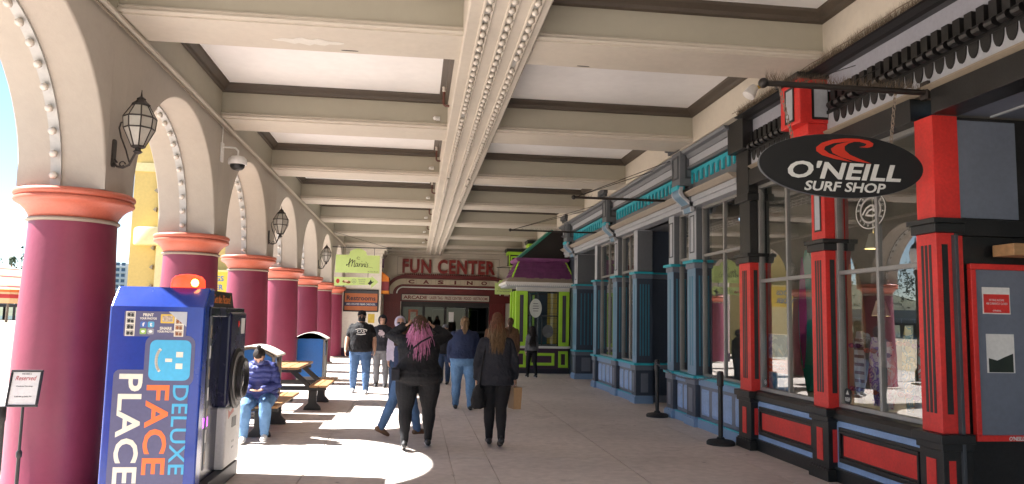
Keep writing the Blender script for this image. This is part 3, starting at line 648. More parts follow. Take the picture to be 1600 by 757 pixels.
arp = [(w2,.07)]+[(-w2,.07),(-w2,-.12),(-w2*.72,-.15),(-w2*.66,-.12)]+[(-x, z) for x, z in ap][0:]+[(w2*.66,-.12),(w2*.72,-.15),(w2,-.12)]
arm = MB().prism(arp, 0, .03, 'x').mesh('valance_arch', TEAL)
y = 10.12
while y < 22.2:
    if not any(a-.12 < y < b_+.12 for a, b_ in ((11.72, 12.08), (16.52, 16.86), (21.0, 21.45))): inst('valance_arch', arm, blue, (4.388, y, 4.04))
    y += .2105
# inside the blue shop
MB().box(7.2, 7.3, 9.98, 13.0, 0, 3.6).box(7.2, 7.3, 15.4, 18.7, 0, 3.6).box(4.8, 7.2, 12.98, 13.04, 0, 3.5).box(4.8, 7.2, 18.62, 18.70, 0, 3.5).box(4.8, 7.2, 15.30, 15.36, 0, 3.5).build('inner_wall', INW, blue)
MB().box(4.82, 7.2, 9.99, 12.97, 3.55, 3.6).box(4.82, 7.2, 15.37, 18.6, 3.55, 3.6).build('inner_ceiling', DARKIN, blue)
# bare sign poles with stay wires on the blue shop
for (x0, y_, z_), lab in (((2.65, 12.7, 3.76), 'nearer bare black sign pole on the blue shop'), ((2.23, 18.19, 3.80), 'farther bare black sign pole on the blue shop')):
    t = thing('sign_pole', lab, 'bracket', (4.42, y_, z_), 0, 'bare sign poles')
    L_ = x0-4.42
    MB().tube([(0,0,0),(L_,0,0)], .022, 8).ball((L_,0,0), .04, 10, 6).build('pole', IRON, t, True)
    MB().tube([(L_+.05,0,.01),(-.2,.5,.62)], .006, 4).tube([(L_+.05,0,.01),(-.25,-.6,.58)], .006, 4).build('stay_wire', IRON, t)
    spikes('bird_spikes', [(L_,0,.01),(0,0,.01)], .08, 110, t)
# stanchions with a chain
RUB = mat('black_rubber', (.012,.012,.013), .7, .2, 10)
for (x, y), lab in (((4.23, 12.95), 'farther black stanchion post by the blue shop doorway'), ((4.18, 10.06), 'nearer black stanchion post before the red corner pilaster')):
    t = thing('stanchion', lab, 'stanchion', (x, y, 0), 0, 'chain stanchions')
    MB().lathe([(.19,0),(.19,.035),(.17,.055),(.06,.075),(.045,.1)], n=28).build('base', RUB, t, True)
    MB().lathe([(.032,.08),(.032,.78),(.046,.79),(.046,.96),(.036,.985),(.01,.99)], n=16).build('post', BLACKM, t, True)
c0 = Vector((4.2, 12.93, .93)); c1 = Vector((4.17, 10.08, .93)); ch = MB()
n = 44
for i in range(n):
    u = (i+.5)/n; p = c0.lerp(c1, u); p.z -= .30*4*u*(1-u)*.5
    ch.tube([(p.x+(.014*cos(q) if i % 2 else 0), p.y+.034*sin(q), p.z+(0 if i % 2 else .014*cos(q))-.0*q) for q in [2*pi*j/6 for j in range(7)]], .006, 4)
tag(ch.build('barrier_chain', mat('chain_plastic', (.10,.10,.13), .35, .3, 30)), 'sagging dark chain hung between the two black stanchions', 'chain')
# ================================================================ lime and plum ticket booth
tb = thing('ticket_booth', 'lime green and plum ticket booth with shingled purple roof', 'booth')
X0, X1, YF, YK = 3.05, 4.72, 23.0, 24.5
MB().box(X0, X1, YF, YK, 0, .14).build('plinth', mat('navy_plinth', (.02,.02,.035), .5), tb)
MB().box(X0+.02, X1-.02, YF+.02, YK, .14, .76).build('base', PLUM, tb)
MB().box(X0-.03, X1+.05, YF-.08, YK, .76, .83).build('counter', WHITE, tb, bevel=.008)
def lime_post(x0, x1, y0, y1, z0=.83, z1=2.5):
    o = MB().box(x0, x1, y0, y1, z0, z1).build('post', LIME, tb, bevel=.006)
    xm = (x0+x1)/2; MB().box(xm-.055, xm+.055, y0-.006, y0+.004, z0+.12, z1-.12).build('post_inset', PLUM, o); MB().box(xm-.018, xm+.018, y0-.012, y0-.005, z0+.12, z1-.12).build('post_bead', NAVYG, o)
lime_post(3.03, 3.40, YF-.04, YF+.14); lime_post(4.38, 4.70, YF-.04, YF+.14)
MB().box(3.0, 3.06, YF+.35, YF+.5, .83, 2.5).box(3.0, 3.06, YF+1.0, YF+1.16, .83, 2.5).build('post', LIME, tb)
for a, b_ in ((3.05, 3.38), (4.38, 4.68)): frame_y(MB(), YF-.02, YF+.02, a, b_, .18, .68, .085).build('base_frame', LIME, tb, bevel=.006)
frame_y(MB(), YF-.02, YF+.02, 3.46, 4.26, .24, .62, .085).build('base_frame', LIME, tb, bevel=.006)
MB().box(3.02, 3.05, YF+.2, YF+1.2, .2, .66).build('base_frame', LIME, tb)
MB().box(X0+.01, X1-.01, YF, YF+.12, 2.5, 2.62).build('header', WHITE, tb)
wn = empty('window', (0,0,0), 0, tb)
f = frame_y(MB(), YF+.04, YF+.08, 3.40, 4.38, .83, 2.5, .03); f.box(3.43, 4.35, YF+.045, YF+.075, 1.73, 1.765).box(3.86, 3.885, YF+.045, YF+.075, .86, 1.73); f.build('window_frame', BLACKM, wn)
for z0, z1 in ((.86, 1.73), (1.765, 2.47)): MB().quad((3.43, YF+.06, z0), (4.35, YF+.06, z0), (4.35, YF+.06, z1), (3.43, YF+.06, z1)).build('pane', GLASS, wn)
MB().quad((3.04, YF+1.0, .83), (3.04, YF+.14, .83), (3.04, YF+.14, 2.5), (3.04, YF+1.0, 2.5)).build('pane', GLASS, wn)
blind = MB(); 
bo = empty('ochre_screen', (0,0,0), 0, tb)
for i in range(4):
    for j in range(10): MB().box(4.05+.075*i+.003, 4.05+.075*i+.072, YF+.16, YF+.18, .9+.155*j+.004, .9+.155*j+.151).build('panel', OCHRE, bo)
MB().box(3.7, 3.76, YF+.9, YF+.96, .84, 2.4).box(3.5, 3.56, YF+.9, YF+.96, .84, 2.4).build('inner_post', LIME, tb)
MB().box(X0+.05, X1-.02, YK-.05, YK, .8, 2.6).box(X1-.06, X1-.02, YF+.15, YK, .8, 2.6).build('inner_wall', DARKIN, tb)
flat('round_poster', [ell(0, 0, .19, .29, 28)], mat('poster_white', (.62,.64,.60), .5, .12, 5), tb, (3.66, YF+.03, 1.98), depth=.004)
for q in range(4): flat('poster_print', [rect(0, .14-.075*q, .2-.03*abs(q-1.5), .018)], GREYD, tb, (3.66, YF+.0255, 1.98), depth=.001)
flat('speak_through', [ell(0, 0, .17, .2, 24)], mat('smoky_disc', (.12,.12,.12), .25, .1), tb, (4.05, YF+.035, 1.28), depth=.01)
# eave and mansard roof
ev = MB().box(2.66, 4.92, YF-.38, YK, 2.68, 2.76).build('eave', WHITE, tb, bevel=.008)
dm = MB().box(-.02, .02, -.02, .02, -.035, .0).mesh('eave_dentil', WHITE)
for i in range(36): inst('eave_dentil', dm, ev, (2.70+.0617*i, YF-.33, 2.68))
MB().box(2.72, 4.9, YF-.3, YK, 2.62, 2.68).build('eave_soffit', GREYL, tb)
MB().taper(((2.68+4.9)/2, (YF-.36+YK)/2), ((4.9-2.68)/2, (YK-YF+.36)/2), ((4.82-2.86)/2, (YK-YF)/2), 2.76, 2.90).build('roof_skirt', TAUPE, tb)
cx_, cy_ = (2.90+4.80)/2, (YF-.14+YK)/2; h0 = ((4.80-2.90)/2, (YK-YF+.14)/2); h1 = ((4.66-3.20)/2, (YK-YF-.22)/2)
MB().taper((cx_, cy_), h0, h1, 2.89, 3.40).build('roof_core', PLUMR, tb)
NR = 5
for r in range(NR):
    u0, u1 = r/NR, (r+1)/NR; hx = h0[0]+(h1[0]-h0[0])*u0; hx1 = h0[0]+(h1[0]-h0[0])*u1; hy = h0[1]+(h1[1]-h0[1])*u0; hy1 = h0[1]+(h1[1]-h0[1])*u1
    z0, z1 = 2.89+.51*u0, 2.89+.51*u1
    for fr_ in (0, 1):
        b = MB(); L0 = hx if fr_ == 0 else hy; L1 = hx1 if fr_ == 0 else hy1; n = max(4, int(2*L0/.13))
        for i in range(-1, n+1):
            a, c = -L0+2*L0*(i+.5*(r % 2))/n, -L0+2*L0*(i+1+.5*(r % 2))/n; a = max(a, -L0); c = min(c, L0)
            if c-a < .02: continue
            lift = random.uniform(.05, .075); g = .004; k1 = L1/L0
            if fr_ == 0: q = [(cx_+a+g, cy_-hy-lift, z0-.012), (cx_+c-g, cy_-hy-lift, z0-.012), (cx_+(c-g)*k1, cy_-hy1-.004, z1+.01), (cx_+(a+g)*k1, cy_-hy1-.004, z1+.01)]
            else: q = [(cx_-hx-lift, cy_+c-g, z0-.012), (cx_-hx-lift, cy_+a+g, z0-.012), (cx_-hx1-.004, cy_+(a+g)*k1, z1+.01), (cx_-hx1-.004, cy_+(c-g)*k1, z1+.01)]
            dv = Vector((0, lift, 0)) if fr_ == 0 else Vector((lift, 0, 0))
            b.add(q+[tuple(Vector(q[0])+dv), tuple(Vector(q[1])+dv)], [(0,1,2,3), (4,5,1,0)])
        b.build('shingle_course', PLUMR, tb)['kind'] = 'stuff'
for sx, sy in ((-1, -1), (1, -1)): MB().tube([(cx_+sx*h0[0], cy_-h0[1]-.01, 2.9), (cx_+sx*h1[0], cy_-h1[1]-.01, 3.41)], .03, 6).build('hip_trim', LIME, tb)
MB().taper((cx_, cy_), (h1[0]+.03, h1[1]+.03), (h1[0]+.10, h1[1]+.10), 3.40, 3.45).box(cx_-h1[0]-.1, cx_+h1[0]+.1, cy_-h1[1]-.1, cy_+h1[1]+.1, 3.45, 3.52).build('ridge_moulding', PLUMR, tb)
MB().prism([(3.15,3.52),(4.72,3.52),(4.72,4.42),(4.14,4.42)], YF+.3, YK, 'y').build('gable', mat('dark_gable', (.025,.02,.018), .7, .2, 2), tb)
MB().prism([(3.05,3.50),(3.16,3.50),(4.20,4.40),(4.20,4.50)], YF+.2, YK, 'y').build('rake_board', mat('teal_green_board', (.03,.22,.16), .5, .1), tb)
# lime shop behind the booth
ls = thing('lime_shop', 'lime and black stepped cornice of the shop behind the ticket booth', 'shop')
MB().box(4.5, 4.7, 24.5, 33.1, 0, 4.42).build('wall', GREYD, ls)
for x_, y_ in ((3.92, 26.2), (3.60, 29.6)):
    MB().box(x_, 4.5, y_, y_+.5, 3.75, 4.16).build('cornice_block', BLACK, ls); MB().box(x_-.1, 4.5, y_-.1, y_+.6, 4.28, 4.40).build('cornice_cap', BLACK, ls)
    MB().box(x_-.05, 4.5, y_-.05, y_+.55, 4.16, 4.28).build('cornice_band', LIME, ls); frame_y(MB(), y_-.02, y_, x_+.08, x_+.42, 3.80, 4.10, .05).box(x_, x_+.05, y_-.02, y_, 3.7, 4.16).build('block_frame', LIME, ls)
    MB().box(x_+.1, 4.5, y_+.1, y_+.4, 3.55, 3.75).build('block_foot', LIME, ls)
MB().box(4.3, 4.5, 24.5, 33.1, 4.16, 4.28).build('cornice_band', LIME, ls)
# ================================================================ end wall: fun centre
fc = thing('fun_center_front', 'dark red Fun Center casino entrance closing the far end of the arcade', 'building')
YW = 33.2
MB().box(-1.45, 4.6, YW, YW+.2, 3.0, 5.0).box(-1.45, -.63, YW, YW+.2, 0, 3.0).box(3.2, 4.6, YW, YW+.2, 0, 3.0).build('wall', CREAM, fc)
MB().box(-1.4, 4.6, YW-.08, YW, 4.36, 4.42).box(-1.4, 4.6, YW-.05, YW, 4.28, 4.31).box(-1.4, 4.6, YW-.10, YW, 4.60, 4.72).build('wall_moulding', CREAM, fc)
text('lettering', 'FUN CENTER', 4.06, .62, mat('sign_dark_red', (.22,.016,.012), .4, .1, 4), fc, (1.40, YW-.002, 3.84), bold=.035, depth=.10, space=1.1)
frame_y(MB(), YW-.015, YW, -.85, 3.62, 3.45, 4.24, .02).build('sign_outline', TAUPE, fc)
def arcband(xa, xb, zt, r, th):   # band with rounded shoulders: straight top, quarter turns down at both ends
    o = [(xa+r-r*cos(t), zt-r+r*sin(t)) for t in [pi/2*i/8 for i in range(9)]]+[(xb-r+r*sin(t), zt-r+r*cos(t)) for t in [pi/2*i/8 for i in range(9)]]
    r2 = r-th; i_ = [(xb-r+r2*cos(t), zt-r+r2*sin(t)) for t in [pi/2*i/8 for i in range(9)]]+[(xa+r-r2*sin(t), zt-r+r2*cos(t)) for t in [pi/2*i/8 for i in range(9)]]
    return o+i_
body = [(x, z) for x, z in arcband(-1.38, 4.2, 3.44, .9, .89)[:18]]
MB().prism([(-1.38,2.3)]+body+[(4.2,2.3)], YW-.04, YW, 'y').build('arch_board', DRED, fc)
MB().prism(arcband(-1.38, 4.2, 3.46, .92, .14), YW-.12, YW-.04, 'y').build('arch_moulding', DRED, fc)
tooth = MB().taper((0,0), (.03,.04), (.012,.03), 0, .07).mesh('arch_tooth', DRED)
for i in range(46): inst('arch_tooth', tooth, fc, (-.5+.082*i, YW-.08, 3.455))
MB().prism(arcband(-1.22, 4.05, 3.28, .66, .24), YW-.075, YW-.041, 'y').build('casino_band', mat('casino_cream', (.52,.45,.33), .5, .1, 3), fc)
MB().prism(arcband(-.86, 3.7, 2.94, .3, .05), YW-.09, YW-.041, 'y').build('white_bead', WHITE, fc); MB().prism(arcband(-1.0, 3.84, 3.02, .4, .05), YW-.10, YW-.041, 'y').build('red_bead', DRED, fc)
for i, ch_ in enumerate('CASINO'):
    x_ = -.22+.635*i
    frame_y(MB(), YW-.082, YW-.076, x_-.23, x_+.23, 3.065, 3.255, .012).build('letter_box', TAUPE, fc)
    text('lettering', ch_, .26 if ch_ != 'I' else .08, .16, DRED, fc, (x_, YW-.078, 3.16), bold=.045, depth=.012)
ab_ = MB().box(-.63, 3.2, YW-.16, YW-.041, 2.34, 2.62).build('arcade_sign', BLACKM, fc)
MB().box(-.60, 3.17, YW-.165, YW-.1601, 2.365, 2.595).build('sign_face', mat('sign_cream', (.55,.50,.42), .5, .1, 3), ab_)
DR2 = mat('print_dark_red', (.16,.015,.015), .5)
text('lettering', 'ARCADE', 1.02, .15, DR2, ab_, (-.03, YW-.166, 2.48), bold=.03, depth=.003)
text('lettering', '· LASER TAG · PRIZE CENTER · FOOD · RESTROOMS', 2.6, .13, DR2, ab_, (1.83, YW-.166, 2.475), bold=.015, depth=.003)
# doors
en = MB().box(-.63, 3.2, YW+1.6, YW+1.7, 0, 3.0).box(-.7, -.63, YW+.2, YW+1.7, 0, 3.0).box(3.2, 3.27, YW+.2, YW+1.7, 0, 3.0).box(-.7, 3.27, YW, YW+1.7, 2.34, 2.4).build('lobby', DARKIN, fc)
for i in range(4):
    x_ = -.58+.94*i; d = empty('door', (0,0,0), 0, fc)
    frame_y(MB(), YW+.02, YW+.07, x_, x_+.92, .01, 2.12, .05).box(x_+.05, x_+.87, YW+.02, YW+.07, 1.0, 1.06).build('door_frame', BLACKM, d)
    MB().quad((x_+.05, YW+.045, .06), (x_+.87, YW+.045, .06), (x_+.87, YW+.045, 2.07), (x_+.05, YW+.045, 2.07)).build('pane', GLASSD, d)
MB().box(-.63, 3.2, YW-.02, YW+.1, 2.125, 2.33).build('door_header', BLACKM, fc)
MB().box(1.44, 1.66, YW+.005, YW+.012, 1.45, 1.88).build('door_notice', WHITE, fc); MB().box(-.30, .10, YW+.005, YW+.012, 1.3, 1.95).build('door_poster', mat('poster_rust', (.30,.09,.05), .5, .3, 6), fc); MB().box(-.22, .02, YW+.0, YW+.0045, 1.42, 1.85).build('poster_face', mat('poster_green', (.30,.34,.28), .5, .3, 8), fc)
for x_ in (.75, 2.1): frame_y(MB(), YW+.9, YW+.95, x_, x_+.7, 1.0, 2.0, .04).build('inner_frame', ALU, fc)
sl = MB().box(-.01, .01, -.018, .0, 0, 2.25).mesh('slat', mat('slat_red', (.20,.018,.016), .4, .15, 4))
for x_ in (-1.32, 3.26):
    MB().box(x_-.06, x_+.66, YW-.04, YW, 0, 2.3).build('side_panel', DRED, fc)
    for i in range(11): inst('slat', sl, fc, (x_+.06*i, YW-.04, .02))
# restroom wing on the left
rw = thing('restroom_wing', 'white restroom building with stepped cornice at far left end', 'building')
YR = 31.2
RWM = mat('restroom_white', (.74,.70,.62), .65, .06, 1)
MB().box(-4.2, -1.42, YR, YR+2.2, 0, 4.05).build('wall', RWM, rw)
MB().box(-4.2, -1.40, YR-.03, YR+2.2, 4.06, 4.18).box(-4.2, -1.33, YR-.10, YR+2.2, 4.18, 4.32).box(-4.2, -1.24, YR-.18, YR+2.2, 4.32, 4.5).build('cornice', RWM, rw, bevel=.01)
MB().box(-4.2, -1.40, YR-.02, YR, .0, .35).build('base_band', PLUM, rw)
MB().box(-1.42, -1.36, YR+.05, YR+.4, 3.62, 3.98).build('corner_panel', PLUM, rw)
aw = empty('awning', (0,0,0), 0, rw)
MB().prism([(-1.42,3.46),(-1.42,3.05),(-1.12,3.05),(-1.12,3.22)], YR+.1, YR+1.2, 'y').build('awning_top', mat('orange_canvas', (.65,.19,.02), .7, .1), aw)
MB().box(-1.42, -1.12, YR+.1, YR+1.2, 2.68, 3.05).build('awning_skirt', mat('maroon_canvas', (.20,.03,.04), .7, .1), aw); MB().box(-1.43, -1.11, YR+.09, YR+1.21, 2.56, 2.68).build('awning_hem', mat('orange_hem', (.65,.22,.02), .7, .1), aw)
rs = thing('restroom_sign', 'orange and navy Restrooms sign in dark frame on white wall', 'sign', (-2.20, YR, 2.24))
frame_y(MB(), -.05, 0, -.70, .70, -.44, .46, .05).build('frame', BLACKM, rs); MB().box(-.65, .65, -.03, 0, .30, .41).build('frame_head', GREYD, rs)
MB().box(-.65, .65, -.028, 0, -.39, .30).build('board', mat('sign_orange', (.42,.13,.045), .5, .12, 4), rs); MB().box(-.65, .65, -.031, -.0285, -.21, -.06).build('band', mat('sign_navy', (.02,.03,.09), .5), rs)
text('lettering', 'Restrooms', 1.15, .19, mat('print_navy', (.02,.02,.04), .5), rs, (0, -.031, .11), bold=.02, depth=.002); text('lettering', 'ARE LOCATED NEAR CAROUSEL', 1.16, .075, WHITE, rs, (0, -.032, -.135), bold=.01, depth=.002)
t = MB().box(-1.90, -1.64, YR-.015, YR, 1.36, 1.72).build('yellow_notice', mat('notice_yellow', (.62,.45,.06), .5, .2, 9)); tag(t, 'small yellow notice on the white wall under the restroom sign', 'notice')
# pale green hanging sign with arrow
PG = mat('sign_pale_green', (.50,.64,.22), .5, .06, 3); INK = mat('sign_ink', (.012,.014,.012), .5)
ms = thing('hanging_sign', "pale green hanging Marini's sign with an arrow board below", 'sign', (-2.01, 26.2, 3.40))
MB().prism([(-.74,-.31),(.74,-.31),(.74,.30),(.30,.30),(.27,.42),(.14,.50),(0,.53),(-.14,.50),(-.27,.42),(-.30,.30),(-.74,.30)], -.02, .02, 'y').build('board', PG, ms)
pen = lambda L_, w_: stroke([((x-300)/390*1.48, (150-y)/390*1.48) for x, y in L_], w_)
ml = []
for L_, w_ in (([(205,160),(200,172),(215,165),(228,135),(235,112),(230,110),(226,150),(222,185)], .022), ([(226,150),(245,125),(255,118),(252,150),(246,180)], .022), ([(252,150),(268,128),(276,126),(270,160),(268,183),(278,180)], .02),
    ([(300,150),(288,150),(280,170),(285,182),(296,172),(302,150),(300,180),(308,176)], .016), ([(314,150),(312,182),(318,160),(330,150)], .016), ([(334,152),(330,182),(338,178)], .016), ([(344,152),(341,182),(350,158),(360,152),(358,182),(366,178)], .016), ([(370,152),(367,182),(374,178)], .016), ([(378,140),(376,148)], .014), ([(392,150),(382,158),(392,170),(386,184),(376,182)], .016), ([(395,183),(435,188)], .008), ([(318,98),(300,92),(290,104),(300,114),(318,112)], .012), ([(335,132),(337,136)], .016), ([(371,134),(373,138)], .016)): ml += pen(L_, w_)
flat('lettering', ml, INK, ms, (0, -.0205, .02), depth=.003)
text('lettering', 'At The Beach', .36, .035, INK, ms, (.52, -.0205, -.255), depth=.002, shear=.3)
MB().prism([(-.76,-.76),(.48,-.70),(.48,-.82),(.72,-.60),(.48,-.40),(.48,-.46),(-.76,-.46)], -.02, .02, 'y').build('arrow_board', PG, ms)
BRW = mat('print_brown', (.22,.07,.02), .5, .3, 9); RDP = mat('print_red', (.45,.04,.03), .5, .2, 9)
flat('candy_print', [ell(-.64, -.60, .06, .08, 12)], RDP, ms, (0, -.0205, 0), depth=.002); flat('candy_print', [ell(-.42, -.61, .07, .045, 12), ell(-.29, -.63, .08, .05, 12)], BRW, ms, (0, -.0205, 0), depth=.002); flat('candy_print', [ell(-.36, -.585, .07, .035, 12)], mat('print_cream', (.7,.55,.35), .5), ms, (0, -.023, 0), depth=.002)
flat('emblem_print', stroke([(-.1+.07*cos(a), -.59+.07*sin(a)) for a in [i*.5 for i in range(14)]], .01)+stroke([(-.13,-.63),(-.10,-.57),(-.07,-.63)], .012), GREYP, ms, (0, -.0205, 0), depth=.002)
for q, s_ in enumerate(('Boardwalk', 'Pizza', 'Sweets')): text('lettering', s_, .24-.03*q, .04, GREYP, ms, (.17, -.0205, -.53-.065*q), depth=.002)
flat('bird_print', [[(.36,-.66),(.42,-.60),(.46,-.52),(.50,-.60),(.58,-.58),(.50,-.66),(.44,-.72)]], INK, ms, (0, -.0205, 0), depth=.002)
hg = MB()
for x_, z0, z1 in ((-.5, .30, .56), (.55, .30, .56), (-.45, -.46, -.31), (.36, -.46, -.31)): hg.tube([(x_, 0, z0), (x_, 0, z1)], .008, 5)
hg.build('hanger', IRON, ms)
t = thing('sign_rod', 'black iron rod with stay wire carrying the pale green sign', 'bracket', (XI, 26.2, 3.96)); MB().tube([(0,0,0),(2.0,0,0)], .018, 6).build('rod', IRON, t); MB().tube([(1.95,0,0),(.1,-.6,.45)], .006, 4).build('stay_wire', IRON, t)
gs = thing('hanging_sign', 'small pale green sign hanging left of the ticket booth roof', 'sign', (3.10, 27.0, 2.72))
MB().prism([(-.30,-.22),(.34,-.22),(.34,.18),(.20,.18),(.14,.28),(0,.32),(-.14,.28),(-.2,.18),(-.30,.18)], -.02, .02, 'y').build('board', PG, gs)
for q, s_ in enumerate(('Sweets', 'Chocolates', 'Caramel')): text('lettering', s_, .36+.06*q, .05, GREYD, gs, (.02, -.0205, .08-.09*q), depth=.002)
MB().tube([(-.2,0,.18),(-.2,0,.75)], .008, 4).tube([(.2,0,.18),(.2,0,.75)], .008, 4).tube([(-.25,0,.75),(1.38,0,.75)], .014, 6).tube([(-.2,0,.75),(1.35,0,1.05)], .006, 4).build('hanger', IRON, gs)
# ================================================================ photo booth
pb = thing('photo_booth', 'blue photo booth shaped like a camera with big lettering on its end', 'photo booth')
BB = mat('booth_blue', (.008,.038,.27), .24, .08, 2, coat=.2); BD = mat('booth_navy', (.010,.012,.045), .25, .1, 2); BS = mat('booth_sticker', (.085,.085,.17), .4, .06, 2)
bx0, bx1, by0, by1 = -2.53, -1.77, 6.70, 8.30
MB().prism([(by0,.02),(by0+.16,.02),(by0+.16,1.70),(by0+.30,1.70),(by0+.30,1.86),(by0+.14,1.86),(by0,1.69)], bx0, bx1, 'x').build('end_panel', BB, pb, bevel=.018, seg=3)
MB().box(bx0+.03, bx1-.02, by0+.301, by1, 1.61, 1.70).build('roof', BD, pb, bevel=.01)
MB().box(bx0+.02, bx0+.06, by0+.161, by1, .05, 1.609).build('back_panel', BD, pb); MB().box(bx0+.061, bx1-.25, by1-.5, by1-.46, .141, 1.609).build('inner_panel', DARKIN, pb)
MB().box(bx0+.02, bx1-.01, by0+.161, by1, 0, .14).build('base', GREYD, pb, bevel=.006)
MB().box(bx0+.061, bx1-.02, by0+.161, by0+.19, .141, 1.609).build('inner_panel', DARKIN, pb)
MB().box(-1.98, -1.86, by0+.45, by1-.001, .141, 1.609).build('cabinet', BD, pb)
ry0, ry1 = by1-.62, by1+.02
MB().box(-2.3, -1.775, ry0, ry1, .15, .74).build('lens_body', WHITE, pb, bevel=.03, seg=3); MB().box(-2.3, -1.770, ry0-.01, ry1+.01, .741, 1.66).build('lens_body', BD, pb, bevel=.03, seg=3)
ln = empty('lens', (-1.772, (ry0+ry1)/2, 1.0), 0, pb)
T_ = Matrix.Rotation(radians(90), 4, 'Y')
def ring(nm, prf, m_): 
    b = MB(); b.T = T_; b.lathe(prf, n=36); return b.build(nm, m_, ln, True)
ring('lens_ring', [(.30,.0),(.30,.015),(.285,.025),(.26,.025)], BLACKM); ring('lens_ring', [(.262,.022),(.262,.036),(.252,.036)], ALU); ring('lens_barrel', [(.225,.02),(.225,.045),(.20,.05),(.20,.08),(.19,.088),(.17,.088),(.15,.06)], BLACK); ring('lens_glass', [(.15,.058),(.1,.066),(.02,.07)], mat('lens_glass', (.01,.012,.02), .05, 0, spec=1))
MB().box(-1.770, -1.762, ry0+.40, ry0+.54, 1.44, 1.60).build('flash_window', WHITE, pb, bevel=.006); MB().ball((-1.770, ry0+.30, 1.54), (.008,.025,.035), 10, 6).build('indicator', RED, pb)
MB().box(-1.775, -1.771, ry0+.25, ry0+.42, .52, .62).build('delivery_slot', BLACK, pb)
flat('arrow_print', [[(0,0),(.08,.03),(.20,.05),(.20,.10),(.06,.06),(-.02,.09)]], CORAL, pb, (-1.7755, ry0+.10, .62), '+x', .002); flat('dot_print', [ell(.02+.05*(i % 2), .06*(i//2), .01, .012, 8) for i in range(4)], GREYP, pb, (-1.7755, ry0+.28, .32), '+x', .002)
MB().box(-1.78, -1.768, by0+.22, by0+.26, .3, 1.62).build('side_stickers', GREYP, pb)
for q in range(7): MB().box(-1.768, -1.765, by0+.222, by0+.258, .35+.18*q, .46+.18*q).build('photo_sticker', WHITE if q % 2 else TAUPE, pb)
MB().box(-1.87, -1.852, by0+.46, by0+.62, .62, .70).build('payment_slot', emit('purple_glow', (.45,.03,.75), 2.0), pb)
hs = MB().prism([(by0+.301,1.701),(by0+1.15,1.701),(by0+1.05,1.845),(by0+.301,1.845)], -2.4, -1.80, 'x').build('header_box', BLACK, pb)
text('lettering', 'Get the Picture!', .62, .08, mat('print_orange', (.55,.16,.03), .5), pb, (-1.799, by0+.68, 1.775), '+x', depth=.003)
bc = MB().lathe([(.14,0),(.14,.03),(.135,.07),(.11,.10),(.06,.115),(.01,.12)], (-1.98, by0+.22, 1.86), 20); bc.build('beacon', emit('beacon_red', (.75,.03,.01), .9), pb, True)
MB().ball((-1.90, by0+.12, 1.90), .035, 10, 6).build('beacon_lamp', emit('beacon_lamp', (1.0,.25,.03), 8), pb, True)
# graphics on the end panel (faces the viewer)
yg = by0-.0005
BG = lambda x, z: (bx0+x, yg, z)
OR = mat('print_vivid_orange', (.80,.16,.04), .45); CR = mat('print_cream_white', (.70,.66,.55), .45); CY = mat('print_cyan', (.06,.38,.62), .45)
flat('lettering_backing', [rrect(.38, .70, .60, 1.25, .05)], BS, pb, BG(-.015, -.16), depth=.0008)
flat('lettering_backing', [rrect(.50, 1.30, .40, .42, .07)], BS, pb, BG(0, -.06), depth=.0012)
flat('face_badge', [rrect(0, 0, .33, .335, .05)], CY, pb, BG(.505, 1.245), depth=.003)
flat('face_print', [rect(.075, .048, .055, .045), rect(.075, -.048, .055, .045), rect(-.01, 0, .055, .028)]+stroke([(-.055-.055*cos(a), .10*sin(a)) for a in [-1.1+.22*i for i in range(11)]], .022), CR, pb, BG(.505, 1.245-.003) if 0 else (bx0+.505, yg-.0032, 1.245), depth=.001)
text('lettering', 'PLACE', .89, .19, CR, pb, BG(.205, .685), bold=.02, roll=-pi/2, depth=.0025, space=1.05)
text('lettering', 'FACE', .73, .185, OR, pb, BG(.425, .675), bold=.02, roll=-pi/2, depth=.0025, space=1.05)
text('lettering', 'DELUXE', .73, .125, CY, pb, BG(.605, .675), bold=.01, roll=-pi/2, depth=.0025, space=1.05)
flat('print_panel', [rrect(0, 0, .50, .21, .012)], BS, pb, BG(.37, 1.545), depth=.0015)
PH = mat('photo_print', (.45,.36,.28), .5, .6, 38); PHB = mat('photo_print_grey', (.35,.33,.30), .5, .8, 38)
for x_, m_ in ((-.20, PHB), (.19, PH)):
    flat('photo_strip', [rect(x_, 0, .075, .205)], CR, pb, (bx0+.37, yg-.0016, 1.545), depth=.0008)
    for q in range(4): flat('photo', [rect(x_, .076-.051*q, .06, .042)], m_, pb, (bx0+.37, yg-.0025, 1.545), depth=.0006); flat('photo_faces', [ell(x_-.013, .074-.051*q, .012, .015, 10), ell(x_+.014, .072-.051*q, .011, .014, 10)], INK if m_ is PHB else BRW, pb, (bx0+.37, yg-.0032, 1.545), depth=.0006)
flat('framed_photo', [rrect(.095, .045, .11, .075, .006)], OCHRE, pb, (bx0+.37, yg-.0016, 1.545), depth=.0008); flat('photo', [rect(.095, .045, .085, .052)], PH, pb, (bx0+.37, yg-.0025, 1.545), depth=.0006)
for s_, x_, z_, w_, h_ in (('PRINT', -.06, .075, .085, .025), ('YOUR PHOTOS', -.06, .045, .135, .018), ('SHARE', .085, -.035, .095, .025), ('YOUR PHOTOS', .085, -.062, .135, .018)): text('lettering', s_, w_, h_, CR, pb, (bx0+.37+x_, yg-.0016, 1.545+z_), bold=.03, depth=.001)
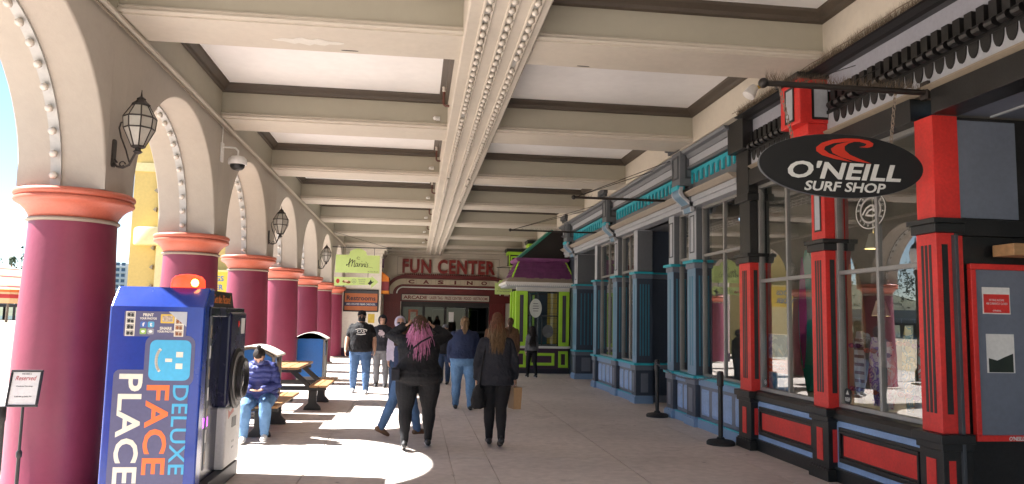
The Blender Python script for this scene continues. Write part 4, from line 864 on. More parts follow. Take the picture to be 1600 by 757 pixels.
for q, (c_, s_) in enumerate((((.05,.12,.38), 'f'), ((.08,.35,.55), 't'), ((.25,.42,.08), '·'), ((.28,.28,.30), 'x'))):
    x_, z_ = -.095+.06*(q % 2), -.005-.058*(q//2)
    flat('icon', [rrect(x_, z_, .052, .048, .01)], mat('icon', c_, .4), pb, (bx0+.37, yg-.0016, 1.545), depth=.001)
    if q < 2: text('icon_letter', s_, .02, .032, WHITE, pb, (bx0+.37+x_, yg-.0027, 1.545+z_), bold=.04, depth=.0008)
    else: flat('icon_mark', [ell(x_, z_, .015, .011, 12)], WHITE, pb, (bx0+.37, yg-.0027, 1.545), depth=.0008)
flat('corner_flash', [[(.10,.105),(.25,.105),(.25,-.02)]], GREYL, pb, (bx0+.37, yg-.0036, 1.545), depth=.0006)
# ================================================================ bins, picnic tables, sign stand
BIN = mat('bin_blue', (.018,.16,.52), .35, .1, 2, .03, 40); BING = mat('bin_grey', (.23,.225,.21), .6, .15, 4, .1, 60); LID = mat('bin_lid', (.62,.60,.54), .6, .12, 3)
def bin_(x, y, rz, lab, H=1.14):
    t = thing('waste_bin', lab, 'bin', (x, y, 0), rz, 'blue waste bins'); w_, d_ = .36, .33
    MB().box(-w_, w_, -d_, d_, 0, .06).build('base', BING, t, bevel=.01)
    MB().box(-w_+.02, w_-.02, -d_+.02, d_-.02, .06, H-.2).build('body', BING, t, bevel=.01)
    ar_ = lambda hw, z, rise: [(-hw, z)]+[(-hw+2*hw*i/10, z+rise*sin(pi*i/10)) for i in range(1, 10)]+[(hw, z)]
    for sy in (-1, 1):
        MB().prism([(-w_+.045,.1),(w_-.045,.1)]+list(reversed(ar_(w_-.045, H-.195, .135))), sy*(d_-.02), sy*(d_+.004), 'y').build('panel', BIN, t, bevel=.008)
        [MB().box(q0, q1, sy*(d_-.03), sy*(d_+.012), .06, H-.17).build('corner_post', BING, t, bevel=.01) for q0, q1 in ((-w_, -w_+.04), (w_-.04, w_))]
    for sx in (-1, 1):
        for sy in (-.14, .14): MB().prism([(sy-.08,.62),(sy+.08,.62),(sy+.08,.86)]+[(sy+.08*cos(a), .86+.08*sin(a)) for a in [pi*i/8 for i in range(1, 8)]]+[(sy-.08,.86)], sx*(w_-.02), sx*(w_-.012), 'x').build('opening', BLACK if sy > 0 else BIN, t)
    MB().prism([(-w_+.02,H-.26),(w_-.02,H-.26)]+list(reversed(ar_(w_-.02, H-.17, .14))), -d_+.015, d_-.015, 'y').build('hood_infill', BING, t); top = ar_(w_+.05, H-.15, .15); MB().prism(top+[(x_, z_-.022) for x_, z_ in reversed(top)], -d_-.05, d_+.05, 'y').build('lid', LID, t, True, bevel=.01)
bin_(-2.56, 12.88, 0, 'nearer blue waste bin with pale arched lid behind the seated person'); bin_(-2.60, 20.0, 0, 'taller looking blue waste bin standing alone beyond the far picnic table', 1.20)
WOOD = mat('table_wood', (.38,.20,.085), .5, .25, 2.5, .06, 30, stretch=(10,1,10)); FRM = mat('table_frame', (.030,.028,.026), .55, .2, 8)
def picnic(x, y, lab, rz=0):
    t = thing('picnic_table', lab, 'picnic table', (x, y, 0), rz, 'wooden picnic tables')
    for i in range(4): MB().box(-.36+.18*i+.003, -.36+.18*(i+1)-.003, -.92, .92, .705, .75).build('table_board', WOOD, t, bevel=.012)
    for sx in (-1, 1):
        for i in range(2): xx = sx*(.62+.155*i); MB().box(xx-.075, xx+.075, -.92, .92, .41, .45).build('bench_board', WOOD, t, bevel=.012)
    for sy in (-.62, .62):
        fr = empty('leg_frame', (0, sy, 0), 0, t); MB().box(-.36, .36, -.035, .035, .64, .705).build('table_bearer', FRM, fr, bevel=.008)
        MB().box(-.80, .80, -.034, .034, .335, .41).build('bench_bearer', FRM, fr, bevel=.008)
        for sx in (-1, 1):
            MB().prism([(sx*.16,.66),(sx*.28,.66),(sx*.60,.38),(sx*.48,.38)], -.04, .04, 'y').build('brace', FRM, fr, bevel=.008)
            MB().prism([(sx*.42,0),(sx*.72,0),(sx*.70,.06),(sx*.64,.12),(sx*.64,.34),(sx*.50,.34),(sx*.50,.12),(sx*.44,.06)], -.045, .045, 'y').build('leg', FRM, fr, bevel=.01)
picnic(-2.30, 14.30, 'far picnic table with bare wooden top between the two blue bins'); picnic(-2.60, 11.32, 'near picnic table whose bench the person in purple puffer jacket sits on')
t = thing('sign_stand', 'black floor stand with framed Reserved notice before the largest column', 'sign stand', (-3.05, 6.50, 0))
MB().lathe([(.17,0),(.17,.012),(.02,.02)], n=24).build('base', BLACKM, t, True); MB().tube([(0,0,.01),(0,0,.52)], .014, 10).build('lower_pole', BLACKM, t, True); MB().tube([(0,0,.5),(0,0,.90)], .011, 10).lathe([(.02,.49),(.022,.5),(.022,.53),(.014,.545)], n=12).build('upper_pole', BLACKM, t, True)
pn = empty('panel', (.01, -.02, 1.02), 0, t); pn.rotation_euler = (radians(-14), 0, radians(4))
frame_y(MB(), -.012, .012, -.115, .115, -.14, .15, .017).build('panel_frame', BLACKM, pn, bevel=.004); MB().box(-.1, .1, -.004, .008, -.125, .135).build('paper', WHITE, pn)
text('lettering', 'Reserved', .15, .035, mat('print_crimson', (.40,.015,.03), .5), pn, (0, -.0045, .085), depth=.001, shear=.3)
for s_, z_, w_ in (('THIS AREA IS', .118, .07), ('Cocktail Servings', .02, .12), ('5:30 PM to 8:00 PM', -.06, .12)): text('lettering', s_, w_, .012, INK, pn, (0, -.0045, z_), depth=.001)
t = thing('belt_post', 'black belt barrier post at the lower left corner', 'stanchion', (-2.72, 5.5, 0)); MB().lathe([(.17,0),(.17,.03),(.05,.05)], n=24).build('base', RUB, t, True); MB().lathe([(.033,.04),(.033,.90),(.037,.91),(.037,.99),(.03,1.0)], n=18).build('post', BLACKM, t, True); MB().box(-.5, -.02, -.002, .002, .92, .97).build('belt', BLACK, t)
# ================================================================ window display
def board_outline(L_, W_, n=20, nose=.5):
    o = []
    for i in range(n+1): u = i/n; o.append((W_/2*(sin(pi*min(max(u, .02), .98))**nose), -L_/2+L_*u))
    return o+[(-x, z) for x, z in reversed(o)]
SKA = mat('board_white', (.65,.62,.55), .35, .08); SKB = mat('board_stripe', (.22,.09,.05), .4)
def print_mat(name, c1, c2, c3, sc_):
    m = mat(name, c1, .35); t_ = m.node_tree; N = t_.nodes; L = t_.links; p = N['Principled BSDF']
    tc = N.new('ShaderNodeTexCoord'); v = N.new('ShaderNodeTexNoise'); v.inputs['Scale'].default_value = sc_; v.inputs['Distortion'].default_value = 1.5; L.new(tc.outputs['Object'], v.inputs['Vector'])
    r = N.new('ShaderNodeValToRGB'); r.color_ramp.interpolation = 'CONSTANT'; e = r.color_ramp.elements; e[0].color = (*c1, 1); e[1].position = .48; e[1].color = (*c2, 1); q = e.new(.58); q.color = (*c3, 1)
    L.new(v.outputs['Fac'], r.inputs[0]); L.new(r.outputs[0], p.inputs['Base Color']); return m
sk = [(7.98, .80, .20, SKA, 'striped white and brown skateboard standing in the surf shop window'), (7.77, .74, .22, print_mat('board_violet', (.62,.60,.62), (.20,.12,.45), (.45,.30,.62), 9), 'violet patterned skateboard standing beside the striped one'),
      (7.45, .70, .21, print_mat('board_pink', (.62,.30,.25), (.62,.55,.48), (.5,.1,.12), 8), 'pink patterned skateboard in the middle of the surf shop window'), (7.20, .86, .20, print_mat('board_palm', (.62,.45,.18), (.10,.22,.20), (.6,.5,.3), 7), 'golden palm print skateboard standing in the surf shop window'), (6.88, .84, .20, print_mat('board_mix', (.35,.42,.36), (.5,.12,.1), (.6,.6,.55), 8), 'grey and red skateboard nearest the tall red post')]
for i, (y, L_, W_, m_, lab) in enumerate(sk):
    t = thing('skateboard', lab, 'skateboard', (4.95+.05*(i % 2), y, .755+L_/2+.03), 0, 'skateboards in the surf shop window')
    b = MB(); b.prism(board_outline(L_, W_, 20, .35), -.008, .008, 'z'); d = b.build('deck', m_, t); d.matrix_local = fmat((0,0,0), '-x')
    if i == 0:
        for q in range(8): flat('stripe', [rect(0, -.33+.09*q, .185, .035)], SKB, d, (0,0,0), depth=.001).matrix_local = Matrix.Translation((0,0,.0085))
    for z_ in (-L_*.3, L_*.3):
        for s_ in (-1, 1): MB().tube([(-.012, s_*.06, z_), (-.05, s_*.06, z_)], .008, 6).tube([(-.06, s_*.06-.02, z_), (-.06, s_*.06+.02, z_)], .026, 10).build('wheel', CORAL if i % 2 else PLUMR, t)
t = thing('window_poster', 'blue and orange beach poster in the far surf shop window', 'poster', (4.68, 9.40, .80))
MB().box(0, .01, -.30, .30, 0, .72).build('sheet', WHITE, t); MB().box(-.003, 0, -.29, .29, .40, .71).build('picture', print_mat('poster_sea', (.05,.22,.42), (.25,.45,.62), (.65,.7,.72), 4), t); MB().box(-.003, 0, -.29, .29, .22, .395).build('print_band', mat('poster_orange', (.62,.12,.03), .5), t); MB().box(-.003, 0, -.29, .29, .01, .215).build('picture', print_mat('poster_wave', (.10,.28,.50), (.3,.45,.55), (.6,.65,.65), 5), t)
text('lettering', 'WE ARE OPEN', .4, .035, WHITE, t, (-.0035, 0, .34), '-x', depth=.001); text('lettering', 'WELCOME BACK', .44, .035, WHITE, t, (-.0035, 0, .28), '-x', depth=.001)
t = thing('surfboard', 'teal and purple surfboard standing in the far surf shop window', 'surfboard', (5.25, 9.62, .76+.95))
d = MB().prism(board_outline(1.9, .5, 24, .6), -.03, .03, 'z').build('board', mat('board_teal', (.03,.40,.34), .2, .05), t, bevel=.02); d.matrix_local = fmat((0,0,0), '-x')
MB().prism(board_outline(1.5, .2, 20, .7), .031, .034, 'z').build('stripe', mat('board_purple', (.40,.05,.32), .2), t).matrix_local = fmat((0,.1,.1), '-x')
t = thing('surfboard', 'tan surfboard leaning behind the teal one in the shop window', 'surfboard', (5.7, 9.3, .76+.85)); MB().prism(board_outline(1.7, .46, 24, .6), -.03, .03, 'z').build('board', mat('board_tan', (.42,.30,.17), .3), t, bevel=.02).matrix_local = fmat((0,0,0), '-x')
LAMPW = mat('shade_white', (.62,.58,.48), .5); LIT = emit('lamp_lit', (1.0,.75,.35), 6)
for (x_, y_, z_), lab in (((5.2, 7.95, 1.78), 'lower lit white spot lamp behind the surf shop glass'), ((5.2, 8.05, 2.55), 'upper lit white spot lamp behind the surf shop glass')):
    t = thing('spot_lamp', lab, 'lamp', (x_, y_, z_), 0, 'spot lamps in the surf shop'); MB().lathe([(.03,.16),(.05,.15),(.09,.0),(.10,-.02)], n=20, cap=False).build('shade', LAMPW, t, True); MB().lathe([(.08,.0),(.05,.01),(.01,.015)], n=14).build('bulb', LIT, t, True); MB().tube([(0,0,.15),(0,0,3.62-z_)], .008, 6).build('stem', LAMPW, t)
t = thing('display_table', 'low white display table with folded cloth goods in the shop window', 'table', (5.0, 6.9, .755)); MB().box(.05, .6, -.55, .45, .0, .14).build('table_top', WHITE, t, bevel=.01)
for q in range(6): MB().box(.1+.02*q, .45, -.5+.16*q, -.36+.16*q, .141, .17+.03*(q % 3)).build('folded_cloth', [SKYB, WHITE, TEAL, CORAL, GREYL, TAUPE][q], t, bevel=.01)
# decals on the glass
def decal(name, lab, y, z, kids):
    t = thing(name, lab, 'sticker', (XW-.004, y, z)); kids(t)
DEC = mat('decal_white', (.60,.60,.57), .5); DKD = mat('decal_black', (.015,.015,.017), .5)
decal('window_sticker', 'black rounded Reef sticker low on the near surf shop pane', 7.60, .90, lambda t: (flat('sticker_face', [rrect(0, 0, .12, .17, .05)], DKD, t, (0,0,0), '-x', .0015), text('lettering', 'REEF', .09, .04, DEC, t, (-.002,0,-.03), '-x', bold=.03, depth=.001), flat('emblem', [[(-.03,.02),(.03,.02),(0,.065)]], DEC, t, (-.002,0,0), '-x', .001)))
decal('window_sticker', 'small round black sticker on the far surf shop pane', 9.50, .89, lambda t: (flat('sticker_face', [ell(0,0,.045,.045,20)], DKD, t, (0,0,0), '-x', .0015), flat('emblem', stroke([(.028*cos(a), .028*sin(a)) for a in [2*pi*i/16 for i in range(17)]], .008)+[rect(0,0,.02,.02)], DEC, t, (-.002,0,0), '-x', .001)))
def ringdecal(t):
    t.scale = (1, 1.35, 1)
    flat('outer_ring', stroke([(.185*cos(a), .185*sin(a)) for a in [2*pi*i/40 for i in range(41)]], .012)+stroke([(.125*cos(a), .125*sin(a)) for a in [2*pi*i/40 for i in range(41)]], .02), DEC, t, (0,0,0), '-x', .0012)
    flat('emblem', stroke([(-.1,-.03),(-.05,.03),(0,.05),(.05,.04),(.03,.01),(-.02,.0),(-.06,-.04),(.02,-.06),(.09,-.05)], .018)+[ell(.05,-.005,.018,.018,12)], DEC, t, (0,0,0), '-x', .0012)
    for i, c_ in enumerate('BEACH BOARDWALK '):
        if c_ == ' ': continue
        a = pi*.95-i*pi*1.9/15; me = text_mesh(c_, .022, .03, depth=.001); me.materials.append(DEC); o = bpy.data.objects.new('letter', me); COL.objects.link(o); o.parent = t; o.matrix_local = fmat((0, -.155*cos(a), .155*sin(a)), '-x', a-pi/2)
decal('window_sticker', 'large round white ring emblem high on the near surf shop pane', 7.11, 2.82, ringdecal)
# ================================================================ outdoors, beyond the arches
YEL = mat('yellow_stucco', (.62,.46,.16), .7, .06, .5); YEP = mat('pale_yellow', (.72,.62,.34), .7, .05, .5)
t = thing('yellow_building', 'tall yellow building with curved pale ledge seen through the arches', 'building', (-13.3, 37, 0))
MB().box(0, 6.0, 0, 8, 0, 11).build('wall', YEL, t); MB().box(1.25, 1.65, -.25, 0, 0, 11).build('pilaster', YEP, t); 
MB().lathe([(1.0,4.7),(1.05,4.8),(1.05,5.4),(1.0,5.5)], (1.2, .1, 0), 28).build('curved_ledge', YEP, t, True)
MB().box(-.02, 6.02, -.08, 0, 8.2, 8.6).build('cornice', YEP, t)
tm = MB().prism([(0,0),(.14,.12),(0,.22)], -.1, .1, 'y').mesh('bracket_tooth', TAUPE)
for i in range(9): inst('bracket_tooth', tm, t, (1.12, -.12, 2.9+.9*i), (0, pi, 0))
t = thing('food_stand', 'yellow food stand sign with blue letters between two far columns', 'stand', (-9.7, 36, 0))
MB().box(-.9, 1.3, 0, .9, 0, 3.6).build('wall', YEP, t); MB().box(-.9, 1.3, -.06, 0, 2.5, 3.5).build('sign_board', mat('stand_yellow', (.75,.52,.06), .5, .05), t)
BLP = mat('print_blue', (.03,.16,.45), .5); text('lettering', 'HOT DOGS', 1.7, .25, BLP, t, (.1, -.062, 3.2), depth=.004, bold=.02); text('lettering', 'CHOWDER', 1.6, .25, BLP, t, (.15, -.062, 2.8), depth=.004, bold=.02)
t = thing('tower_block', 'distant white hotel tower with rows of blue windows', 'building', (-104, 250, 0))
MB().box(0, 13.6, 0, 12, -.3, 16.4).build('wall', mat('tower_white', (.66,.66,.64), .7, .04, .1), t)
TG = mat('tower_glass', (.05,.10,.16), .15, .2, .3)
wm = MB().box(-.55, .55, -.06, 0, -.5, .5).mesh('window', TG); bm_ = MB().box(0, 13.7, -.5, 0, 0, .18).mesh('balcony', WHITE)
for r in range(9):
    inst('balcony', bm_, t, (0, 0, 1.2+1.75*r))
    for c_ in range(8): inst('window', wm, t, (.95+1.68*c_, 0, 2.2+1.75*r))
UC = [mat('canvas_orange', (.70,.20,.05), .8), mat('canvas_cream', (.72,.52,.28), .8), mat('canvas_red', (.50,.05,.05), .8)]
t = thing('patio_umbrella', 'orange and cream striped patio umbrella by the beach', 'umbrella', (-6.95, 13.0, 0))
b = MB(); R_ = [(.05,2.42),(.35,2.36),(.62,2.28),(.70,2.255),(.98,2.15),(1.05,2.12),(1.30,1.99),(1.36,1.96),(1.42,1.93),(1.425,1.89),(1.43,1.86),(1.435,1.80),(1.44,1.74)]
for i in range(len(R_)-1): b.k = [0,1,2,1,2,1,2,1,0,1,2,1][i]; b.lathe([R_[i], R_[i+1]], n=8, cap=False)
b.build('canopy', UC, t)
MB().tube([(.02,0,0),(-.02,0,2.4)], .024, 8).build('pole', WHITE, t); MB().lathe([(.28,0),(.28,.06),(.05,.09)], n=20).build('base', GREYD, t)
t = thing('cafe_table', 'small wooden cafe table at the left edge below the umbrella', 'table', (-5.0, 8.95, 0)); MB().lathe([(.38,.755),(.40,.77),(.38,.79)], n=28).build('table_top', WOOD, t); MB().tube([(0,0,.02),(0,0,.755)], .035, 10).build('stem', FRM, t); MB().lathe([(.26,0),(.26,.02),(.05,.05)], n=20).build('base', FRM, t)
t = thing('beach_chair', 'white slatted chair on the terrace at the left edge', 'chair', (-6.3, 10.4, -.012))
for i in range(5): MB().box(-.25+.1*i, -.17+.1*i, .22, .25, .45, 1.0).build('back_slat', WHITE, t); MB().box(-.25, .25, -.25+.1*i, -.17+.1*i, .42, .45).build('seat_slat', WHITE, t)
for sx in (-.25, .25):
    for sy in (-.25, .22): MB().box(sx-.02, sx+.02, sy-.02, sy+.02, 0, .42).build('leg', WHITE, t)
PW = mat('pier_wood', (.06,.05,.045), .8, .2, .3)
t = thing('pier', 'long dark wooden pier on piles beyond the beach', 'pier', (-115, 150, 0)); MB().box(0, 70, 0, 8, 1.9, 2.4).build('deck', PW, t); pm = MB().tube([(0,0,-1),(0,0,1.9)], .22, 6).mesh('pile', PW); rm = MB().box(-.05,.05,-.05,.05,2.4,3.3).mesh('rail_post', WHITE)
for i in range(24): inst('pile', pm, t, (1+2.9*i, .3, 0)); inst('pile', pm, t, (2+2.9*i, 6.5, 0)); inst('rail_post', rm, t, (1+2.9*i, .1, 0))
MB().box(0, 70, .05, .15, 3.2, 3.3).build('rail', WHITE, t); MB().box(8, 62, 3, 7, 2.4, 5.2).build('shed', mat('shed_grey', (.30,.30,.26), .8, .2, .2), t)
PF = mat('palm_leaf', (.045,.075,.03), .6, .2, 3); PT = mat('palm_trunk', (.16,.12,.09), .9, .2, 3)
t = thing('palm_tree', 'single thin palm tree against the sky at far left', 'tree', (-59.6, 120, -.4)); t.scale = (.75, .75, 1); MB().tube([(0,0,0),(.15,0,4),(.1,0,8),(.2,0,9.6)], [.28,.2,.17,.15], 8).build('trunk', PT, t, True)
b = MB()
for i in range(26):
    a = random.uniform(0, 2*pi); el_ = random.uniform(-.5, 1.1); L_ = random.uniform(.7, 1.05); d = Vector((cos(a), sin(a), 0)); s_ = Vector((-sin(a), cos(a), 0)); p0 = Vector((.2, 0, 9.6)); pr_ = []
    for j in range(6): u = j/5; pr_.append(p0+d*L_*u*cos(el_*.6)+Vector((0,0,1))*(L_*u*sin(el_)-.9*u*u*L_))
    for j in range(5):
        w0, w1 = .16*sin(pi*(.15+.85*j/5)), .16*sin(pi*min(.99, .15+.85*(j+1)/5)); dr = Vector((0,0,-.10))
        b.add([pr_[j], pr_[j+1], pr_[j+1]+s_*w1*2+dr, pr_[j]+s_*w0*2+dr, pr_[j+1]-s_*w1*2+dr, pr_[j]-s_*w0*2+dr], [(0,1,2,3), (1,0,5,4)])
b.build('crown', PF, t)
lp = thing('street_lamp', 'black street lamp with white globe out on the terrace', 'lamp', (-6.2, 21.6, 0)); MB().lathe([(.14,0),(.14,.3),(.07,.4),(.05,1.2),(.045,3.2),(.09,3.3),(.06,3.4)], n=14).build('post', IRON, lp, True); MB().lathe([(.08,3.4),(.18,3.75),(.2,3.95),(.15,4.05),(.05,4.2)], n=14).build('globe', WHITE, lp, True); MB().lathe([(.16,4.05),(.12,4.15),(.03,4.25),(.01,4.4)], n=12).build('cap', IRON, lp, True)
# wooded hill across the bay
HL = mat('hill_scrub', (.07,.08,.04), .9, .4, .08)
b = MB(); nx, ny = 24, 24
for j in range(ny+1):
    for i in range(nx+1):
        x, y = -420+i*22, 235+j*12; h = 20*max(0, 1-((x+230)/190)**2)*max(0, min(1, (y-240)/60))*(.75+.5*noise.noise((x*.02, y*.02, 0)))
        b.v.append(Vector((x, y, -.6+max(0, h))))
for j in range(ny):
    for i in range(nx): q = j*(nx+1)+i; b.f.append([q, q+1, q+nx+2, q+nx+1]); b.mi.append(0)
tag(b.build('hill', HL, None, True), kind='structure')
b = MB()
for i in range(260):
    x, y = random.uniform(-380, -80), random.uniform(245, 330); h = 20*max(0, 1-((x+230)/190)**2)*max(0, min(1, (y-240)/60))*.9; r = random.uniform(2, 4.5); hh = r*random.uniform(1.5, 3.2)
    for q in range(40):
        a, e_ = random.uniform(0, 2*pi), random.uniform(0, 1); rr = r*(1-e_*.8)*random.uniform(.6, 1.1); p = Vector((x+rr*cos(a), y+rr*sin(a), h+1+hh*e_)); s_ = random.uniform(.5, 1.1)
        d1 = Vector((random.uniform(-1,1), random.uniform(-1,1), random.uniform(-1,1)))*s_; d2 = Vector((random.uniform(-1,1), random.uniform(-1,1), random.uniform(-1,1)))*s_; b.add([p, p+d1, p+d2], [(0,1,2)])
tag(b.build('hillside_trees', mat('tree_leaf', (.035,.055,.02), .8, .4, .3)), 'dark trees covering the hill across the bay', 'trees', kind='stuff')
# ================================================================ people
SKIN = mat('skin', (.50,.29,.20), .5, .06, 6); SKIN2 = mat('skin_tan', (.42,.23,.15), .5, .06, 6)
def cloth(name, c, rough=.8, var=.14, bump=.5, bs=26): return mat(name, c, rough, var, 5, bump, bs, spec=.25)
BLKC = cloth('black_cloth', (.013,.013,.015)); CHAR = cloth('charcoal_cloth', (.022,.023,.03)); NAVC = cloth('navy_cloth', (.022,.032,.075)); JEAN = cloth('blue_denim', (.075,.14,.27), .85, .25); JEAND = cloth('dark_denim', (.035,.06,.12), .85, .25); JEANL = cloth('light_denim', (.12,.23,.40), .85, .25)
GREYC = cloth('grey_cloth', (.13,.13,.14)); BRNC = cloth('brown_cloth', (.15,.08,.045)); LAVC = cloth('lavender_cloth', (.46,.42,.52)); SHOEB = mat('shoe_black', (.015,.015,.016), .5); SHOEG = mat('shoe_grey', (.30,.30,.31), .6); SHOEW = mat('shoe_white', (.65,.65,.63), .5); SHOET = mat('shoe_brown', (.16,.09,.05), .5); MASKM = cloth('mask_black', (.02,.02,.022), .7, .1, .2)
def hairm(name, c): return mat(name, c, .62, .4, 9, .5, 60, stretch=(6,6,.6), spec=.25)
H_BRN = hairm('hair_brown', (.085,.045,.025)); H_DK = hairm('hair_dark', (.018,.013,.011)); H_BLD = hairm('hair_blonde', (.20,.125,.065)); H_PNK = hairm('hair_pink', (.62,.24,.42)); H_RED = hairm('hair_auburn', (.15,.06,.03))
def remesh(b, vox, it=4, disp=0.0, freq=10.0, seed=0):
    me = b.mesh('tmp', SKIN); o = bpy.data.objects.new('tmp', me); COL.objects.link(o)
    m = o.modifiers.new('r', 'REMESH'); m.mode = 'VOXEL'; m.voxel_size = vox; m.use_smooth_shade = True
    if it: s_ = o.modifiers.new('s', 'SMOOTH'); s_.factor = .5; s_.iterations = it
    dg = bpy.context.evaluated_depsgraph_get(); out = bpy.data.meshes.new_from_object(o.evaluated_get(dg))
    bpy.data.objects.remove(o); bpy.data.meshes.remove(me); out.materials.clear()
    if disp:
        sv = Vector((seed*3.1, seed*1.7, seed*.9)); co = []
        for v in out.vertices:
            p = v.co; q = Vector((p.x*freq, p.y*freq, p.z*freq*.8))+sv
            d = noise.noise(q)*.6+(abs(noise.noise(q*1.9+Vector((5,1,2))))-.25)*.8
            co.append(p+v.normal*d*disp)
        for v, p in zip(out.vertices, co): v.co = p
    return out
def add_mesh(name, me, m, parent):
    me.name = name; me.materials.append(m); me.polygons.foreach_set('use_smooth', [True]*len(me.polygons))
    o = bpy.data.objects.new(name, me); COL.objects.link(o); o.parent = parent; return o
def person(label, x, y, heading, H=1.68, g=1.0, legs=((.25,.1),(-.25,.2)), arms=None, spread=.02, lean=0.0, head=(0,0), skin=None, top=None, hem=.84, sleeve='long', trousers=None, tight=0.0, shoes=None, sole=None, hair=None, mask=None, cap=None, hood=None, glasses=False, vox=.013, seat=None, seed=1, foot_up=(0,0), hipw=1.0, skirt=0, quilt=0):
    s = H/1.7; gs = 1+(g-1)*.55; skin = skin or SKIN
    R = thing('person', label, 'person', (x, y, 0), heading, 'people in the arcade'); R.scale = (s, s, s)
    gl = g*hipw
    J = {}
    for i, sx in enumerate((-1, 1)):
        a, k = legs[i]; hip = Vector((sx*.092*(1+(gl-1)*.7), 0, .88)); d1 = Vector((sx*spread, sin(a), -cos(a))).normalized(); kn = hip+d1*.42
        d2 = Vector((sx*spread*.3, sin(a-k), -cos(a-k))).normalized(); an = kn+d2*.405; J[i] = [hip, kn, an]
    def footpts(i):
        an = J[i][2]; u = foot_up[i]; c, s_ = cos(u), sin(u); f = lambda yy, zz: an+Vector((0, yy*c+zz*s_, zz*c-yy*s_)) ; return [f(-.055,-.045), f(.03,-.035), f(.11,-.05), f(.17,-.058)]
    FP = [footpts(0), footpts(1)]
    lo = min(min(p.z for p in FP[i])-.028 for i in (0, 1))
    if seat is None: dz = -lo
    else: dz = seat-.80
    off = Vector((0, 0, dz))
    for i in (0, 1): J[i] = [p+off for p in J[i]]; FP[i] = [p+off for p in FP[i]]
    LT = Matrix.Translation(off) @ Matrix.Translation((0,0,.9)) @ Matrix.Rotation(-lean, 4, 'X') @ Matrix.Translation((0,0,-.9))
    HT = LT @ Matrix.Translation((0,0,1.47)) @ Matrix.Rotation(head[0], 4, 'Z') @ Matrix.Rotation(head[1], 4, 'X') @ Matrix.Translation((0,0,-1.47))
    arms = arms or (((-.12,.05,-1),(-.05,.25,-1)), ((.12,-.05,-1),(.05,.15,-1)))
    A = {}
    for i, sx in enumerate((-1, 1)):
        sh = LT @ Vector((sx*.158*gs, -.005, 1.362)); U = Vector(arms[i][0]).normalized(); F = Vector(arms[i][1]).normalized(); el = sh+U*.275; wr = el+F*.245; A[i] = [sh, el, wr, F]
    def torso(b, z0, e, z1=1.5):
        rg = [(.79,.12,.095),(.84,.165,.12),(.90,.182,.132),(.97,.176,.128),(1.07,.152,.112),(1.16,.156,.114),(1.26,.168,.12),(1.34,.172,.113),(1.385,.158,.098),(1.42,.118,.08),(1.445,.085,.068),(1.47,.07,.062),(1.50,.056,.058)]
        rr = []
        for z, rx, ry in rg:
            if z < z0-.001 or z > z1+.001: continue
            k = gl if z < 1.0 else (g if z < 1.3 else gs)
            if z > 1.42: k = 1
            cy = -.012 if .82 < z < .96 else .0
            if g > 1.15 and 1.0 < z < 1.3: cy += .02*(g-1)
            rr.append((z, 0, cy, rx*k+e, ry*k*(1.0 if g < 1.1 else 1.05)+e))
        if rr[0][0] > z0+.005: 
            q = rr[0]; rr.insert(0, (z0, q[1], q[2], q[3], q[4]))
        T = b.T; b.T = LT; b.loft(rr, 20); b.T = T
    def leg(b, i, e, upto=1.0, loose=0.0):
        hp, kn, an = J[i]; q = 1+(gl-1)*.75
        pts = [hp, hp.lerp(kn, .45), kn, kn.lerp(an, .35), kn.lerp(an, .75), an-(an-kn).normalized()*.0]; rr = [.098*q+e, .088*q+e, .062*(1+(g-1)*.5)+e+loose*.2, .060*(1+(g-1)*.5)+e+loose*.4, .046+e+loose*.7, .040+e+loose*.7]
        b.limb(pts, rr, 14)
    def arm(b, i, e, frac):
        sh, el, wr, F = A[i]; q = 1+(g-1)*.6
        if frac <= 1: b.limb([sh, sh.lerp(el, .5*frac), sh.lerp(el, frac)], [.050*q+e, .050*q+e, .046*q+e*1.5], 12)
        else: b.limb([sh, sh.lerp(el, .5), el, el.lerp(wr, .5), el.lerp(wr, frac-1)], [.049*q+e, .048*q+e, .042*q+e, .038*q+e, .030*q+e*1.2], 12)
    # body
    b = MB(); torso(b, .79, 0)
    for i in (0, 1):
        leg(b, i, 0); arm(b, i, 0, 2.0)
        sh, el, wr, F = A[i]; sx = (-1, 1)[i]
        ref = Vector((0, 1, 0)) if abs(F.y) < .8 else Vector((0, 0, 1)); w_ = (ref-F*ref.dot(F)).normalized(); nrm = F.cross(w_)
        b.tube([wr, wr+F*.04, wr+F*.085], [(.018,.028), (.016,.036), (.013,.036)], 10, up=w_)
        curl = nrm*(-sx if True else 1)
        for q in range(4):
            o0 = wr+F*.08+w_*(.026-.0175*q); L_ = (.062,.072,.068,.052)[q]
            b.limb([o0, o0+F*L_*.5+curl*.008, o0+F*L_*.85+curl*.028], [.0095,.009,.0075], 6)
        o0 = wr+F*.03+w_*.03; b.limb([o0, o0+F*.03+w_*.022, o0+F*.06+w_*.024+curl*.01], [.011,.010,.008], 6)
        fp = FP[i]; b.limb(fp, [.030,.034,.034,.024], 8)
    b.T = HT
    b.loft([(1.45,0,-.005,.052,.055),(1.475,0,.004,.05,.058),(1.485,0,.02,.05,.066),(1.50,0,.018,.058,.074),(1.53,0,.010,.066,.084),(1.56,0,.004,.072,.092),(1.60,0,0,.0755,.096),(1.64,0,-.003,.071,.09),(1.675,0,-.006,.053,.068),(1.697,0,-.008,.022,.028)], 20)
    b.ball((0,.098,1.552), (.013,.018,.02), 8, 6); b.ball((0,.092,1.575), (.010,.010,.025), 8, 6); b.ball((-.075,-.005,1.565), (.010,.02,.03), 8, 6); b.ball((.075,-.005,1.565), (.010,.02,.03), 8, 6); b.ball((0,.088,1.598), (.05,.012,.010), 8, 6); b.ball((0,.086,1.517), (.022,.012,.009), 8, 6)
    b.T = None
